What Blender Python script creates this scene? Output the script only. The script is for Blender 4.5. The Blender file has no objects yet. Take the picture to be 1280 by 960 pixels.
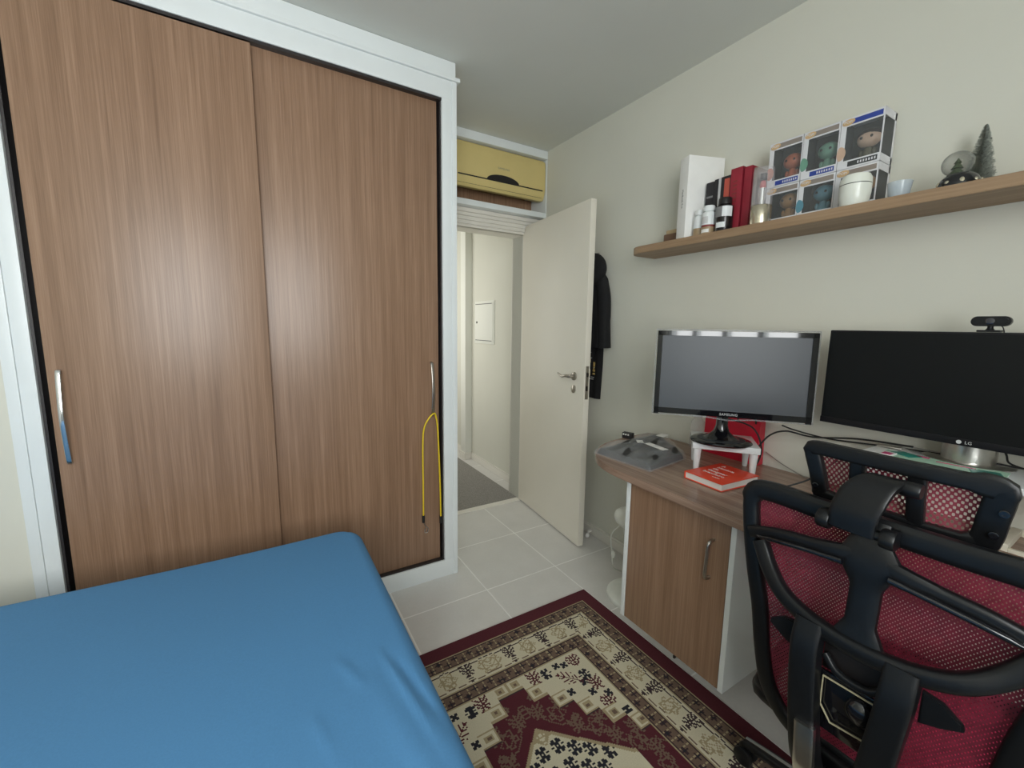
import bpy, bmesh, math, random
from mathutils import Vector, Matrix
random.seed(7)
PI = math.pi
S = bpy.context.scene
COL = S.collection

# ------------------------------------------------------------------ materials
def _hex(c):
    return (c[0], c[1], c[2], 1.0)

def new_mat(name):
    m = bpy.data.materials.new(name); m.use_nodes = True
    nt = m.node_tree; nt.nodes.clear()
    out = nt.nodes.new('ShaderNodeOutputMaterial')
    b = nt.nodes.new('ShaderNodeBsdfPrincipled')
    nt.links.new(b.outputs[0], out.inputs[0])
    return m, nt, b, out

def coord(nt, scale=(1, 1, 1), kind='Object'):
    tc = nt.nodes.new('ShaderNodeTexCoord'); mp = nt.nodes.new('ShaderNodeMapping')
    mp.inputs['Scale'].default_value = scale
    nt.links.new(tc.outputs[kind], mp.inputs[0])
    return mp.outputs[0]

def noise(nt, vec, scale, detail=3, rough=0.5):
    n = nt.nodes.new('ShaderNodeTexNoise'); n.inputs['Scale'].default_value = scale
    n.inputs['Detail'].default_value = detail; n.inputs['Roughness'].default_value = rough
    nt.links.new(vec, n.inputs['Vector']); return n.outputs['Fac']

def ramp(nt, fac, stops):
    r = nt.nodes.new('ShaderNodeValToRGB')
    e = r.color_ramp.elements
    while len(e) < len(stops): e.new(0.5)
    for i, (p, c) in enumerate(stops):
        e[i].position = p; e[i].color = _hex(c)
    nt.links.new(fac, r.inputs[0]); return r.outputs[0]

def mth(nt, op, a, b=None, c=None):
    n = nt.nodes.new('ShaderNodeMath'); n.operation = op
    for i, v in enumerate((a, b, c)):
        if v is None: continue
        if isinstance(v, (int, float)): n.inputs[i].default_value = v
        else: nt.links.new(v, n.inputs[i])
    return n.outputs[0]

def bump(nt, b, h, strength=0.1, dist=0.01):
    n = nt.nodes.new('ShaderNodeBump'); n.inputs['Strength'].default_value = strength
    n.inputs['Distance'].default_value = dist
    nt.links.new(h, n.inputs['Height']); nt.links.new(n.outputs[0], b.inputs['Normal'])

def plain(name, c, rough=0.5, metal=0.0, var=0.05, scale=20, bmp=0.0, coat=0.0, emit=None, spec=0.5):
    m, nt, b, o = new_mat(name)
    n = noise(nt, coord(nt), scale, 3)
    lo = tuple(max(0, x * (1 - var)) for x in c); hi = tuple(min(1, x * (1 + var)) for x in c)
    nt.links.new(ramp(nt, n, [(0.3, lo), (0.7, hi)]), b.inputs['Base Color'])
    b.inputs['Roughness'].default_value = rough; b.inputs['Metallic'].default_value = metal
    b.inputs['Coat Weight'].default_value = coat
    b.inputs['Specular IOR Level'].default_value = spec
    if bmp: bump(nt, b, n, bmp, 0.004)
    return m

def wood(name, cols, sc=(30, 30, 1.1), rough=0.42, seed=0.0, bmp=0.03):
    m, nt, b, o = new_mat(name)
    v = coord(nt, sc)
    v2 = coord(nt, tuple(s * 5 for s in sc))
    v3 = coord(nt, tuple(s * 0.35 if s > 3 else s * 0.6 for s in sc))
    n1 = noise(nt, v, 1.0, 4, 0.6); n2 = noise(nt, v2, 1.0, 2, 0.5); n3 = noise(nt, v3, 1.0, 3, 0.55)
    f = mth(nt, 'ADD', mth(nt, 'MULTIPLY', n1, 0.45), mth(nt, 'ADD', mth(nt, 'MULTIPLY', n2, 0.28), mth(nt, 'MULTIPLY', n3, 0.27)))
    nt.links.new(ramp(nt, f, [(0.36, cols[0]), (0.5, cols[1]), (0.63, cols[2])]), b.inputs['Base Color'])
    b.inputs['Roughness'].default_value = rough
    bump(nt, b, f, bmp, 0.002)
    return m

def glass(name, c=(1, 1, 1), alpha=0.2, rough=0.05):
    m, nt, b, o = new_mat(name)
    b.inputs['Base Color'].default_value = _hex(c); b.inputs['Roughness'].default_value = rough
    tr = nt.nodes.new('ShaderNodeBsdfTransparent'); mx = nt.nodes.new('ShaderNodeMixShader')
    n = noise(nt, coord(nt), 9, 2)
    f = mth(nt, 'MULTIPLY', mth(nt, 'ADD', mth(nt, 'MULTIPLY', n, 0.6), 0.7), alpha)
    nt.links.new(f, mx.inputs[0])
    nt.links.new(tr.outputs[0], mx.inputs[1]); nt.links.new(b.outputs[0], mx.inputs[2])
    nt.links.new(mx.outputs[0], o.inputs[0])
    return m

def bubble(name):
    m, nt, b, o = new_mat(name)
    b.inputs['Base Color'].default_value = (0.25, 0.26, 0.24, 1); b.inputs['Roughness'].default_value = 0.02
    tr = nt.nodes.new('ShaderNodeBsdfTransparent'); mx = nt.nodes.new('ShaderNodeMixShader'); lw = nt.nodes.new('ShaderNodeLayerWeight')
    lw.inputs[0].default_value = 0.4
    n = noise(nt, coord(nt), 30, 2)
    f = mth(nt, 'ADD', mth(nt, 'MULTIPLY', lw.outputs['Facing'], 0.85), mth(nt, 'MULTIPLY', n, 0.2))
    nt.links.new(f, mx.inputs[0]); nt.links.new(tr.outputs[0], mx.inputs[1]); nt.links.new(b.outputs[0], mx.inputs[2])
    nt.links.new(mx.outputs[0], o.inputs[0])
    return m

def net(name, c, fy, fz, thr, rough=0.6):
    """woven mesh fabric in the local YZ plane: staggered holes between threads"""
    m, nt, b, o = new_mat(name)
    tc = nt.nodes.new('ShaderNodeTexCoord'); sp = nt.nodes.new('ShaderNodeSeparateXYZ')
    nt.links.new(tc.outputs['Object'], sp.inputs[0])
    sy = mth(nt, 'SINE', mth(nt, 'MULTIPLY', sp.outputs[1], fy))
    sz = mth(nt, 'SINE', mth(nt, 'MULTIPLY', sp.outputs[2], fz))
    p = mth(nt, 'MULTIPLY', sy, sz)
    hole = mth(nt, 'GREATER_THAN', p, thr)
    n = noise(nt, coord(nt), 60, 2)
    nt.links.new(ramp(nt, n, [(0.3, tuple(x * 0.75 for x in c)), (0.7, tuple(min(1, x * 1.2) for x in c))]), b.inputs['Base Color'])
    b.inputs['Roughness'].default_value = rough
    tr = nt.nodes.new('ShaderNodeBsdfTransparent'); mx = nt.nodes.new('ShaderNodeMixShader')
    nt.links.new(hole, mx.inputs[0]); nt.links.new(b.outputs[0], mx.inputs[1]); nt.links.new(tr.outputs[0], mx.inputs[2])
    nt.links.new(mx.outputs[0], o.inputs[0])
    return m

def tile_mat():
    m, nt, b, o = new_mat('floor_tiles')
    geo = nt.nodes.new('ShaderNodeNewGeometry'); sp = nt.nodes.new('ShaderNodeSeparateXYZ')
    nt.links.new(geo.outputs['Position'], sp.inputs[0])
    def line(s, off, per):
        t = mth(nt, 'DIVIDE', mth(nt, 'SUBTRACT', s, off), per)
        fr = mth(nt, 'FRACT', mth(nt, 'ADD', t, 0.5))
        return mth(nt, 'MULTIPLY', mth(nt, 'ABSOLUTE', mth(nt, 'SUBTRACT', fr, 0.5)), per), t
    dx, tx = line(sp.outputs[0], 0.967 - 20 * 0.447, 0.447); dy, ty = line(sp.outputs[1], 1.806 - 20 * 0.45, 0.45)
    d = mth(nt, 'MINIMUM', dx, dy)
    g = mth(nt, 'LESS_THAN', d, 0.0034)
    n = noise(nt, geo.outputs['Position'], 5, 5, 0.6)
    n2 = noise(nt, geo.outputs['Position'], 90, 2, 0.6)
    base = ramp(nt, mth(nt, 'ADD', mth(nt, 'MULTIPLY', n, 0.7), mth(nt, 'MULTIPLY', n2, 0.3)), [(0.3, (0.63, 0.615, 0.585)), (0.7, (0.71, 0.695, 0.665))])
    gc = ramp(nt, n, [(0.35, (0.86, 0.85, 0.82)), (0.65, (0.92, 0.91, 0.88))])
    mx = nt.nodes.new('ShaderNodeMix'); mx.data_type = 'RGBA'
    nt.links.new(g, mx.inputs[0]); nt.links.new(base, mx.inputs[6]); nt.links.new(gc, mx.inputs[7])
    nt.links.new(mx.outputs[2], b.inputs['Base Color'])
    b.inputs['Roughness'].default_value = 0.32
    h = mth(nt, 'MINIMUM', mth(nt, 'DIVIDE', d, 0.005), 1.0)
    bump(nt, b, h, 0.35, 0.0015)
    return m

W3 = ((0.212, 0.122, 0.073), (0.283, 0.169, 0.105), (0.355, 0.220, 0.142))
M = dict(
    wall=plain('wall_paint', (0.69, 0.68, 0.595), 0.85, var=0.015, scale=3, bmp=0.02),
    ceil=plain('ceiling_paint', (0.72, 0.73, 0.68), 0.9, var=0.015, scale=3),
    hall=plain('hall_paint', (0.80, 0.80, 0.73), 0.85, var=0.015, scale=3),
    trim=plain('cream_trim', (0.78, 0.75, 0.68), 0.4, var=0.02, scale=4),
    door=plain('cream_door', (0.80, 0.755, 0.655), 0.38, var=0.015, scale=3),
    white=plain('white_laminate', (0.80, 0.84, 0.84), 0.35, var=0.015, scale=6),
    whitegloss=plain('white_gloss', (0.82, 0.84, 0.85), 0.2, var=0.02, scale=8, coat=0.3),
    tile=tile_mat(),
    wood=wood('brown_laminate', W3, sc=(85, 85, 1.3), rough=0.34),
    wooddesk=wood('desk_laminate', ((0.20, 0.122, 0.086), (0.30, 0.195, 0.142), (0.41, 0.285, 0.215)), sc=(45, 0.9, 45), rough=0.22),
    woodshelf=wood('shelf_laminate', ((0.24, 0.155, 0.088), (0.33, 0.215, 0.125), (0.41, 0.28, 0.17)), sc=(34, 0.9, 34), rough=0.5),
    track=plain('dark_track', (0.03, 0.025, 0.025), 0.35, var=0.1),
    alu=plain('brushed_aluminium', (0.62, 0.60, 0.57), 0.28, 1.0, var=0.05, scale=40),
    steel=plain('satin_nickel', (0.45, 0.42, 0.38), 0.3, 1.0, var=0.05, scale=40),
    chrome=plain('chrome', (0.75, 0.75, 0.76), 0.12, 1.0, var=0.02),
    ac=plain('yellowed_plastic', (0.70, 0.565, 0.235), 0.42, var=0.03, scale=6),
    acdark=plain('ac_slot', (0.012, 0.010, 0.010), 0.4, var=0.1),
    acgrey=plain('ac_logo_grey', (0.38, 0.34, 0.22), 0.5),
    black=plain('black_plastic', (0.0055, 0.006, 0.007), 0.36, var=0.12, scale=90, bmp=0.04, spec=0.38),
    blackgloss=plain('black_gloss', (0.006, 0.006, 0.008), 0.06, var=0.05, coat=0.5),
    rubber=plain('black_rubber', (0.012, 0.012, 0.012), 0.6),
    screenA=plain('matte_screen_grey', (0.013, 0.020, 0.029), 0.40, var=0.02, spec=0.6),
    screenB=plain('matte_screen_black', (0.0035, 0.0045, 0.005), 0.5, var=0.02, spec=0.25),
    monB=plain('monitor_black', (0.008, 0.008, 0.010), 0.4, var=0.05, spec=0.3),
    cloth=plain('black_cotton', (0.008, 0.008, 0.009), 0.9, var=0.2, scale=60, bmp=0.1),
    gold=plain('gold_print', (0.60, 0.42, 0.15), 0.6),
    ltgrey=plain('print_grey', (0.6, 0.6, 0.6), 0.6),
    sheet=plain('blue_sheet', (0.075, 0.235, 0.46), 0.8, var=0.04, scale=260, bmp=0.05),
    mattress=plain('mattress_white', (0.6, 0.6, 0.6), 0.8),
    redcover=plain('red_cover', (0.86, 0.075, 0.03), 0.35, var=0.03),
    paper=plain('paper_white', (0.86, 0.85, 0.82), 0.7, var=0.02),
    redbag=plain('red_gift_bag', (0.62, 0.012, 0.04), 0.28, var=0.06, scale=9, bmp=0.1),
    plastic=glass('clear_plastic', (0.85, 0.88, 0.9), 0.17, 0.07),
    clear=glass('clear_acrylic', (0.85, 0.83, 0.86), 0.22, 0.06),
    clearrim=glass('acrylic_edge', (0.25, 0.26, 0.28), 0.35, 0.15),
    window=glass('box_window', (0.35, 0.36, 0.36), 0.14, 0.05),
    globe=bubble('globe_glass'), pine=plain('pine_green', (0.06, 0.09, 0.035), 0.7, var=0.3),
    frost=glass('frosted_blue_glass', (0.58, 0.66, 0.72), 0.5, 0.15),
    shirt=plain('dark_grey_garment', (0.020, 0.0195, 0.020), 0.6, var=0.4, scale=14),
    carpet=plain('hall_carpet', (0.27, 0.255, 0.235), 0.95, var=0.45, scale=220, bmp=0.6),
    redmesh=net('crimson_mesh', (0.165, 0.012, 0.030), 900, 640, 0.66),
    headmesh=net('headrest_mesh', (0.23, 0.03, 0.05), 668, 470, 0.20),
    redpad=plain('crimson_pad', (0.30, 0.018, 0.05), 0.8, var=0.45, scale=150, bmp=0.4),
    seatmesh=plain('crimson_seat_weave', (0.52, 0.025, 0.085), 0.8, var=0.5, scale=170, bmp=0.5),
    boxwhite=plain('box_card_white', (0.72, 0.72, 0.74), 0.5, var=0.03),
    boxdark=plain('box_inner_dark', (0.05, 0.055, 0.055), 0.6),
    banner=plain('banner_blue', (0.03, 0.06, 0.30), 0.5),
    bannergrey=plain('banner_grey', (0.27, 0.23, 0.20), 0.5),
    tan=plain('logo_tan', (0.62, 0.42, 0.22), 0.5),
    orange=plain('figure_orange', (0.48, 0.14, 0.07), 0.4),
    green=plain('figure_green', (0.16, 0.34, 0.25), 0.4),
    teal=plain('figure_teal', (0.11, 0.28, 0.36), 0.4),
    brownf=plain('figure_brown', (0.33, 0.18, 0.07), 0.4),
    skin=plain('figure_skin', (0.60, 0.42, 0.31), 0.4),
    hairf=plain('figure_hair', (0.03, 0.022, 0.02), 0.5),
    olive=plain('figure_olive', (0.09, 0.085, 0.05), 0.6),
    dkred=plain('dark_red_cloth', (0.30, 0.018, 0.035), 0.55, var=0.1),
    bkblack=plain('book_black', (0.018, 0.017, 0.02), 0.5),
    bkred=plain('book_coral', (0.50, 0.09, 0.06), 0.5),
    bkbrown=plain('book_taupe', (0.25, 0.19, 0.14), 0.6),
    amber=plain('amber_label', (0.36, 0.26, 0.15), 0.4),
    pillw=plain('bottle_white', (0.80, 0.83, 0.83), 0.3),
    dkamber=plain('dark_bottle', (0.012, 0.010, 0.010), 0.2),
    label=plain('label_text_grey', (0.22, 0.22, 0.22), 0.6),
    maroonl=plain('label_maroon', (0.22, 0.03, 0.03), 0.5),
    goldcap=plain('champagne_metal', (0.66, 0.60, 0.47), 0.25, 0.9),
    rose=plain('lipstick_rose', (0.48, 0.11, 0.11), 0.4),
    pot=plain('ivory_ceramic', (0.80, 0.82, 0.74), 0.28, coat=0.3),
    tree=plain('bottle_brush', (0.40, 0.43, 0.38), 0.9, var=0.5, scale=160),
    greenp=plain('green_print', (0.02, 0.24, 0.19), 0.5),
    mint=plain('mint_print', (0.48, 0.72, 0.56), 0.5),
    pink=plain('pink_print', (0.60, 0.07, 0.2), 0.5),
    cord=plain('yellow_cord', (0.80, 0.58, 0.02), 0.5, var=0.08, scale=200),
    plug=plain('fan_white', (0.80, 0.82, 0.76), 0.35),
    brownlth=plain('brown_leather', (0.16, 0.09, 0.055), 0.5),
    tanlth=plain('tan_card', (0.50, 0.38, 0.22), 0.6),
    cream=plain('cream_tray', (0.75, 0.70, 0.58), 0.5),
    lens=plain('camera_lens', (0.02, 0.02, 0.03), 0.05, coat=1.0),
)

# ------------------------------------------------------------------ mesh helpers
def box(bm, c, s, bev=0.0, rot=None, seg=2):
    vs = bmesh.ops.create_cube(bm, size=1.0)['verts']
    bmesh.ops.scale(bm, vec=s, verts=vs)
    if bev:
        es = list({e for v in vs for e in v.link_edges})
        r = bmesh.ops.bevel(bm, geom=es, offset=min(bev, min(s) * 0.49), segments=seg, affect='EDGES', profile=0.6)
        vs = list({v for f in r['faces'] for v in f.verts} | {v for v in vs if v.is_valid})
    if rot is not None: bmesh.ops.transform(bm, matrix=rot, verts=vs)
    bmesh.ops.translate(bm, vec=c, verts=vs)
    return vs

def bx(bm, x0, x1, y0, y1, z0, z1, bev=0.0, seg=2):
    return box(bm, ((x0 + x1) / 2, (y0 + y1) / 2, (z0 + z1) / 2), (abs(x1 - x0), abs(y1 - y0), abs(z1 - z0)), bev, None, seg)

def lathe(bm, prof, c=(0, 0, 0), n=32, rot=None, sx=1.0, sy=1.0):
    rings = []
    new = []
    for r, z in prof:
        if r < 1e-5:
            v = bm.verts.new((0, 0, z)); rings.append([v]); new.append(v)
        else:
            ring = [bm.verts.new((r * sx * math.cos(2 * PI * k / n), r * sy * math.sin(2 * PI * k / n), z)) for k in range(n)]
            rings.append(ring); new += ring
    for a, b in zip(rings, rings[1:]):
        for k in range(n):
            k2 = (k + 1) % n
            if len(a) == 1 and len(b) == 1: continue
            if len(a) == 1: bm.faces.new((a[0], b[k2], b[k]))
            elif len(b) == 1: bm.faces.new((a[k], a[k2], b[0]))
            else: bm.faces.new((a[k], a[k2], b[k2], b[k]))
    if len(rings[0]) > 1: bm.faces.new(list(reversed(rings[0])))
    if len(rings[-1]) > 1: bm.faces.new(rings[-1])
    if rot is not None: bmesh.ops.transform(bm, matrix=rot, verts=new)
    bmesh.ops.translate(bm, vec=c, verts=new)
    return new

def smooth_path(pts, sub=6, closed=False):
    P = [Vector(p) for p in pts]; n = len(P); out = []
    rng = range(n if closed else n - 1)
    for i in rng:
        p0 = P[(i - 1) % n] if closed or i > 0 else P[0] * 2 - P[1]
        p1 = P[i]; p2 = P[(i + 1) % n]
        p3 = P[(i + 2) % n] if closed or i + 2 < n else P[-1] * 2 - P[-2]
        for k in range(sub):
            t = k / sub
            out.append(0.5 * ((2 * p1) + (p2 - p0) * t + (2 * p0 - 5 * p1 + 4 * p2 - p3) * t * t + (3 * p1 - p0 - 3 * p2 + p3) * t ** 3))
    if not closed: out.append(P[-1])
    return out

def tube(bm, path, r, n=10, closed=False):
    """round tube along a path; r a number or a list"""
    m = len(path); rings = []
    up = Vector((0, 0, 1)); nrm = None
    for i, p in enumerate(path):
        a = path[(i - 1) % m] if closed or i > 0 else path[0]
        b = path[(i + 1) % m] if closed or i < m - 1 else path[-1]
        t = (Vector(b) - Vector(a)).normalized()
        if nrm is None:
            nrm = t.cross(up)
            if nrm.length < 0.1: nrm = t.cross(Vector((1, 0, 0)))
        nrm = (nrm - t * nrm.dot(t)).normalized()
        bi = t.cross(nrm); rr = r[i] if isinstance(r, (list, tuple)) else r
        rings.append([bm.verts.new(Vector(p) + (nrm * math.cos(2 * PI * k / n) + bi * math.sin(2 * PI * k / n)) * rr) for k in range(n)])
    for i in range(m if closed else m - 1):
        a = rings[i]; b = rings[(i + 1) % m]
        for k in range(n): bm.faces.new((a[k], a[(k + 1) % n], b[(k + 1) % n], b[k]))
    if not closed:
        bm.faces.new(list(reversed(rings[0]))); bm.faces.new(rings[-1])

def band(bm, path, w, d, closed=False, axis=(1, 0, 0), n=14, p=0.6):
    """rounded-rectangle bar along a path: width w in the plane, depth d along axis"""
    ax = Vector(axis); m = len(path); rings = []
    for i, q in enumerate(path):
        a = path[(i - 1) % m] if closed or i > 0 else path[0]
        b = path[(i + 1) % m] if closed or i < m - 1 else path[-1]
        t = (Vector(b) - Vector(a)).normalized()
        s = t.cross(ax).normalized(); u = s.cross(t).normalized()
        ww = w[i] if isinstance(w, (list, tuple)) else w
        dd = d[i] if isinstance(d, (list, tuple)) else d
        ring = []
        for k in range(n):
            th = 2 * PI * k / n; c, sn = math.cos(th), math.sin(th)
            ring.append(bm.verts.new(Vector(q) + s * (math.copysign(abs(c) ** p, c) * ww / 2) + u * (math.copysign(abs(sn) ** p, sn) * dd / 2)))
        rings.append(ring)
    for i in range(m if closed else m - 1):
        a = rings[i]; b = rings[(i + 1) % m]
        for k in range(n): bm.faces.new((a[k], a[(k + 1) % n], b[(k + 1) % n], b[k]))
    if not closed:
        bm.faces.new(list(reversed(rings[0]))); bm.faces.new(rings[-1])

def prism(bm, poly, lo, hi, axis='z', bev=0.0):
    """extrude a polygon; poly in the two axes other than axis, in xyz order"""
    def mk(p, h):
        if axis == 'z': return (p[0], p[1], h)
        if axis == 'y': return (p[0], h, p[1])
        return (h, p[0], p[1])
    a = [bm.verts.new(mk(p, lo)) for p in poly]; b = [bm.verts.new(mk(p, hi)) for p in poly]
    n = len(poly); fs = [bm.faces.new(a), bm.faces.new(b)]
    for k in range(n): fs.append(bm.faces.new((a[k], a[(k + 1) % n], b[(k + 1) % n], b[k])))
    bmesh.ops.recalc_face_normals(bm, faces=fs)
    if bev:
        es = list({e for f in fs[:2] for e in f.edges})
        bmesh.ops.bevel(bm, geom=es, offset=bev, segments=2, affect='EDGES')

def sph(bm, c, s, u=20, v=12, rot=None):
    vs = bmesh.ops.create_uvsphere(bm, u_segments=u, v_segments=v, radius=1.0)['verts']
    bmesh.ops.scale(bm, vec=s, verts=vs)
    if rot is not None: bmesh.ops.transform(bm, matrix=rot, verts=vs)
    bmesh.ops.translate(bm, vec=c, verts=vs)
    return vs

def text_bm(bm, s, size, mat4, depth=0.0006, spacing=1.0, align='CENTER'):
    cu = bpy.data.curves.new('lettering', 'FONT'); cu.body = s; cu.size = size; cu.extrude = depth
    cu.align_x = align; cu.align_y = 'CENTER'; cu.resolution_u = 2; cu.space_character = spacing
    o = bpy.data.objects.new('lettering', cu); COL.objects.link(o)
    bpy.context.view_layer.update()
    me = bpy.data.meshes.new_from_object(o.evaluated_get(bpy.context.evaluated_depsgraph_get()))
    me.transform(mat4)
    bm.from_mesh(me)
    bpy.data.objects.remove(o); bpy.data.curves.remove(cu); bpy.data.meshes.remove(me)

def frame_m(origin, xdir, ydir):
    x = Vector(xdir).normalized(); y = Vector(ydir).normalized(); z = x.cross(y)
    m = Matrix((x, y, z)).transposed().to_4x4(); m.translation = Vector(origin)
    return m

def BM(): return bmesh.new()

def finish(bm, name, mat, angle=38, smooth=True):
    bmesh.ops.recalc_face_normals(bm, faces=bm.faces)
    if smooth:
        ca = math.radians(angle)
        for f in bm.faces: f.smooth = True
        for e in bm.edges:
            if len(e.link_faces) == 2 and e.calc_face_angle(0) > ca: e.smooth = False
    me = bpy.data.meshes.new(name); bm.to_mesh(me); bm.free()
    for mm in (mat if isinstance(mat, (list, tuple)) else [mat]): me.materials.append(M[mm] if isinstance(mm, str) else mm)
    return me

def root_mat(o):
    while o.parent: o = o.parent
    return Matrix.Translation(o.location) @ o.rotation_euler.to_matrix().to_4x4()

def thing(name, label, cat, loc=(0, 0, 0), rz=0.0, group=None):
    o = bpy.data.objects.new(name, None); COL.objects.link(o); o.empty_display_size = 0.05
    o.location = loc; o.rotation_euler = (0, 0, rz); o['label'] = label; o['category'] = cat
    if group: o['group'] = group
    return o

def part(parent, name, bm, mat, world=False, label=None, angle=38):
    me = finish(bm, name, mat, angle)
    if world: me.transform(root_mat(parent).inverted())
    o = bpy.data.objects.new(name, me); COL.objects.link(o); o.parent = parent
    if label: o['label'] = label
    return o

def single(name, bm, mat, label, cat, loc=(0, 0, 0), rz=0.0, world=True, group=None, angle=38):
    me = finish(bm, name, mat, angle)
    o = bpy.data.objects.new(name, me); COL.objects.link(o); o.location = loc; o.rotation_euler = (0, 0, rz)
    if world: me.transform((Matrix.Translation(loc) @ Matrix.Rotation(rz, 4, 'Z')).inverted())
    o['label'] = label; o['category'] = cat
    if group: o['group'] = group
    return o

def struct(name, bm, mat, parent=None, angle=38):
    me = finish(bm, name, mat, angle)
    o = bpy.data.objects.new(name, me); COL.objects.link(o)
    if parent: o.parent = parent
    else: o['kind'] = 'structure'
    return o

# ------------------------------------------------------------------ room shell
XR, XL, YB, YD, ZC = 1.865, -1.45, -1.10, 2.72, 2.62
b = BM(); bx(b, XL - 0.1, XR + 0.1, YB - 0.1, 2.72, -0.1, 0); struct('floor', b, 'tile')
b = BM(); bx(b, XL - 0.1, XR + 0.1, YB - 0.1, 2.75, ZC, ZC + 0.1); struct('ceiling', b, 'ceil')
b = BM(); bx(b, XR, XR + 0.12, YB - 0.1, 5.2, 0, ZC + 0.1); struct('wall_right', b, 'wall')
b = BM(); bx(b, XL - 0.12, XL, YB - 0.1, 2.06, 0, ZC); struct('wall_left', b, 'wall')
# wall left of the wardrobe niche, and the wall around the doorway
b = BM(); bx(b, XL, -0.705, 2.045, 2.9, 0, ZC); struct('wall_niche', b, 'wall')
b = BM()
bx(b, -0.705, 0.93, 2.72, 2.86, 0, ZC); bx(b, 0.93, XR, 2.92, 3.0, 2.13, ZC + 0.1)
bx(b, 1.735, XR, 2.72, 2.86, 0, 2.13)
struct('wall_far', b, 'wall')
# back wall with the window (behind the camera)
b = BM()
WX0, WX1, WZ0, WZ1 = -1.16, 0.36, 1.0, 2.53
bx(b, XL, WX0, YB - 0.12, YB, 0, ZC); bx(b, WX1, XR, YB - 0.12, YB, 0, ZC)
bx(b, WX0, WX1, YB - 0.12, YB, 0, WZ0); bx(b, WX0, WX1, YB - 0.12, YB, WZ1, ZC)
struct('wall_back', b, 'wall')
b = BM()
for x in (WX0, WX1 - 0.05): bx(b, x, x + 0.05, YB - 0.1, YB - 0.04, WZ0, WZ1)
for z in (WZ0, WZ1 - 0.05): bx(b, WX0, WX1, YB - 0.1, YB - 0.04, z, z + 0.05)
for k in (1, 2, 3):
    x = WX0 + (WX1 - WX0) * k / 4; bx(b, x - 0.03, x + 0.03, YB - 0.1, YB - 0.04, WZ0, WZ1)
wf = struct('window_1', b, 'white')
# hall beyond the doorway
b = BM(); bx(b, 0.5, XR, 2.72, 5.2, -0.1, 0); struct('floor_hall', b, 'tile')
b = BM(); bx(b, 0.5, XR, 3.0, 5.2, 2.5, 2.6); struct('ceiling_hall', b, 'ceil')
b = BM(); bx(b, 0.5, XR, 5.1, 5.2, 0, 2.5); struct('wall_hall', b, 'hall')
b = BM(); bx(b, 0.4, 0.5, 2.86, 5.2, 0, 2.5); struct('wall_hall_left', b, 'hall')
b = BM(); bx(b, 1.79, XR, 3.84, 3.95, 0, 2.5, 0.004); struct('wall_pilaster', b, 'hall')
# hall carpet
b = BM(); bx(b, 0.5, 1.742, 2.745, 5.1, 0.0, 0.008)
o = single('hall_carpet', b, 'carpet', 'grey brown looped carpet covering the hall floor beyond the doorway', 'carpet', (1.1, 3.9, 0.0))
b = BM(); bx(b, 0.93, 1.735, 2.69, 2.745, 0.0, 0.006); struct('trim_threshold', b, 'trim')
# baseboards
def baseboard(name, segs, mat='trim'):
    b = BM()
    for (x0, x1, y0, y1) in segs:
        bx(b, x0, x1, y0, y1, 0, 0.055, 0.002)
        if abs(x1 - x0) < abs(y1 - y0): bx(b, x0 + 0.004, x1, y0, y1, 0.055, 0.07, 0.002)
        else: bx(b, x0, x1, y0 + 0.004, y1, 0.055, 0.07, 0.002)
    struct(name, b, mat)
baseboard('baseboard_right', [(XR - 0.014, XR, YB, 2.72)])
baseboard('baseboard_hall', [(XR - 0.014, XR, 2.87, 3.838), (1.776, 1.79, 3.838, 3.95), (1.778, XR, 3.826, 3.84), (XR - 0.014, XR, 3.95, 5.1)])
baseboard('baseboard_left', [(XL, -0.725, 2.031, 2.045)])
# doorway casing with stepped moulding
b = BM()
for (z0, z1, y) in ((2.045, 2.062, 2.700), (2.062, 2.085, 2.692), (2.085, 2.110, 2.684), (2.110, 2.132, 2.674), (2.132, 2.158, 2.664)):
    bx(b, 0.90, XR - 0.002, y, 2.735, z0, z1, 0.002)
bx(b, 0.93, 1.735, 2.72, 2.87, 2.045, 2.07)
bx(b, 1.735, 1.752, 2.70, 2.87, 0, 2.07, 0.002)
bx(b, 1.752, 1.80, 2.703, 2.735, 0, 2.07, 0.004)
bx(b, 0.925, 0.945, 2.70, 2.87, 0, 2.07, 0.002)
struct('trim_doorway', b, 'trim')

# ------------------------------------------------------------------ meter panel in the hall wall
t = thing('meter_panel', 'small white metal hatch set in the hall wall, seen through the doorway', 'panel', (1.86, 3.565, 1.22))
b = BM(); bx(b, 1.855, XR, 3.37, 3.76, 1.21, 1.61, 0.002); part(t, 'frame', b, 'hall', True)
b = BM(); bx(b, 1.849, 1.857, 3.385, 3.745, 1.228, 1.592, 0.002); part(t, 'hatch_door', b, 'hall', True)
b = BM(); lathe(b, [(0.010, 0), (0.010, 0.004), (0, 0.004)], (1.849, 3.70, 1.41), 16, Matrix.Rotation(-PI / 2, 4, 'Y')); part(t, 'lock', b, 'acdark', True, 'black keyhole lock')
for z in (1.238, 1.579):
    b = BM(); bx(b, 1.8475, 1.851, 3.40, 3.73, z, z + 0.005); part(t, 'vent_slot', b, 'acdark', True)

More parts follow.
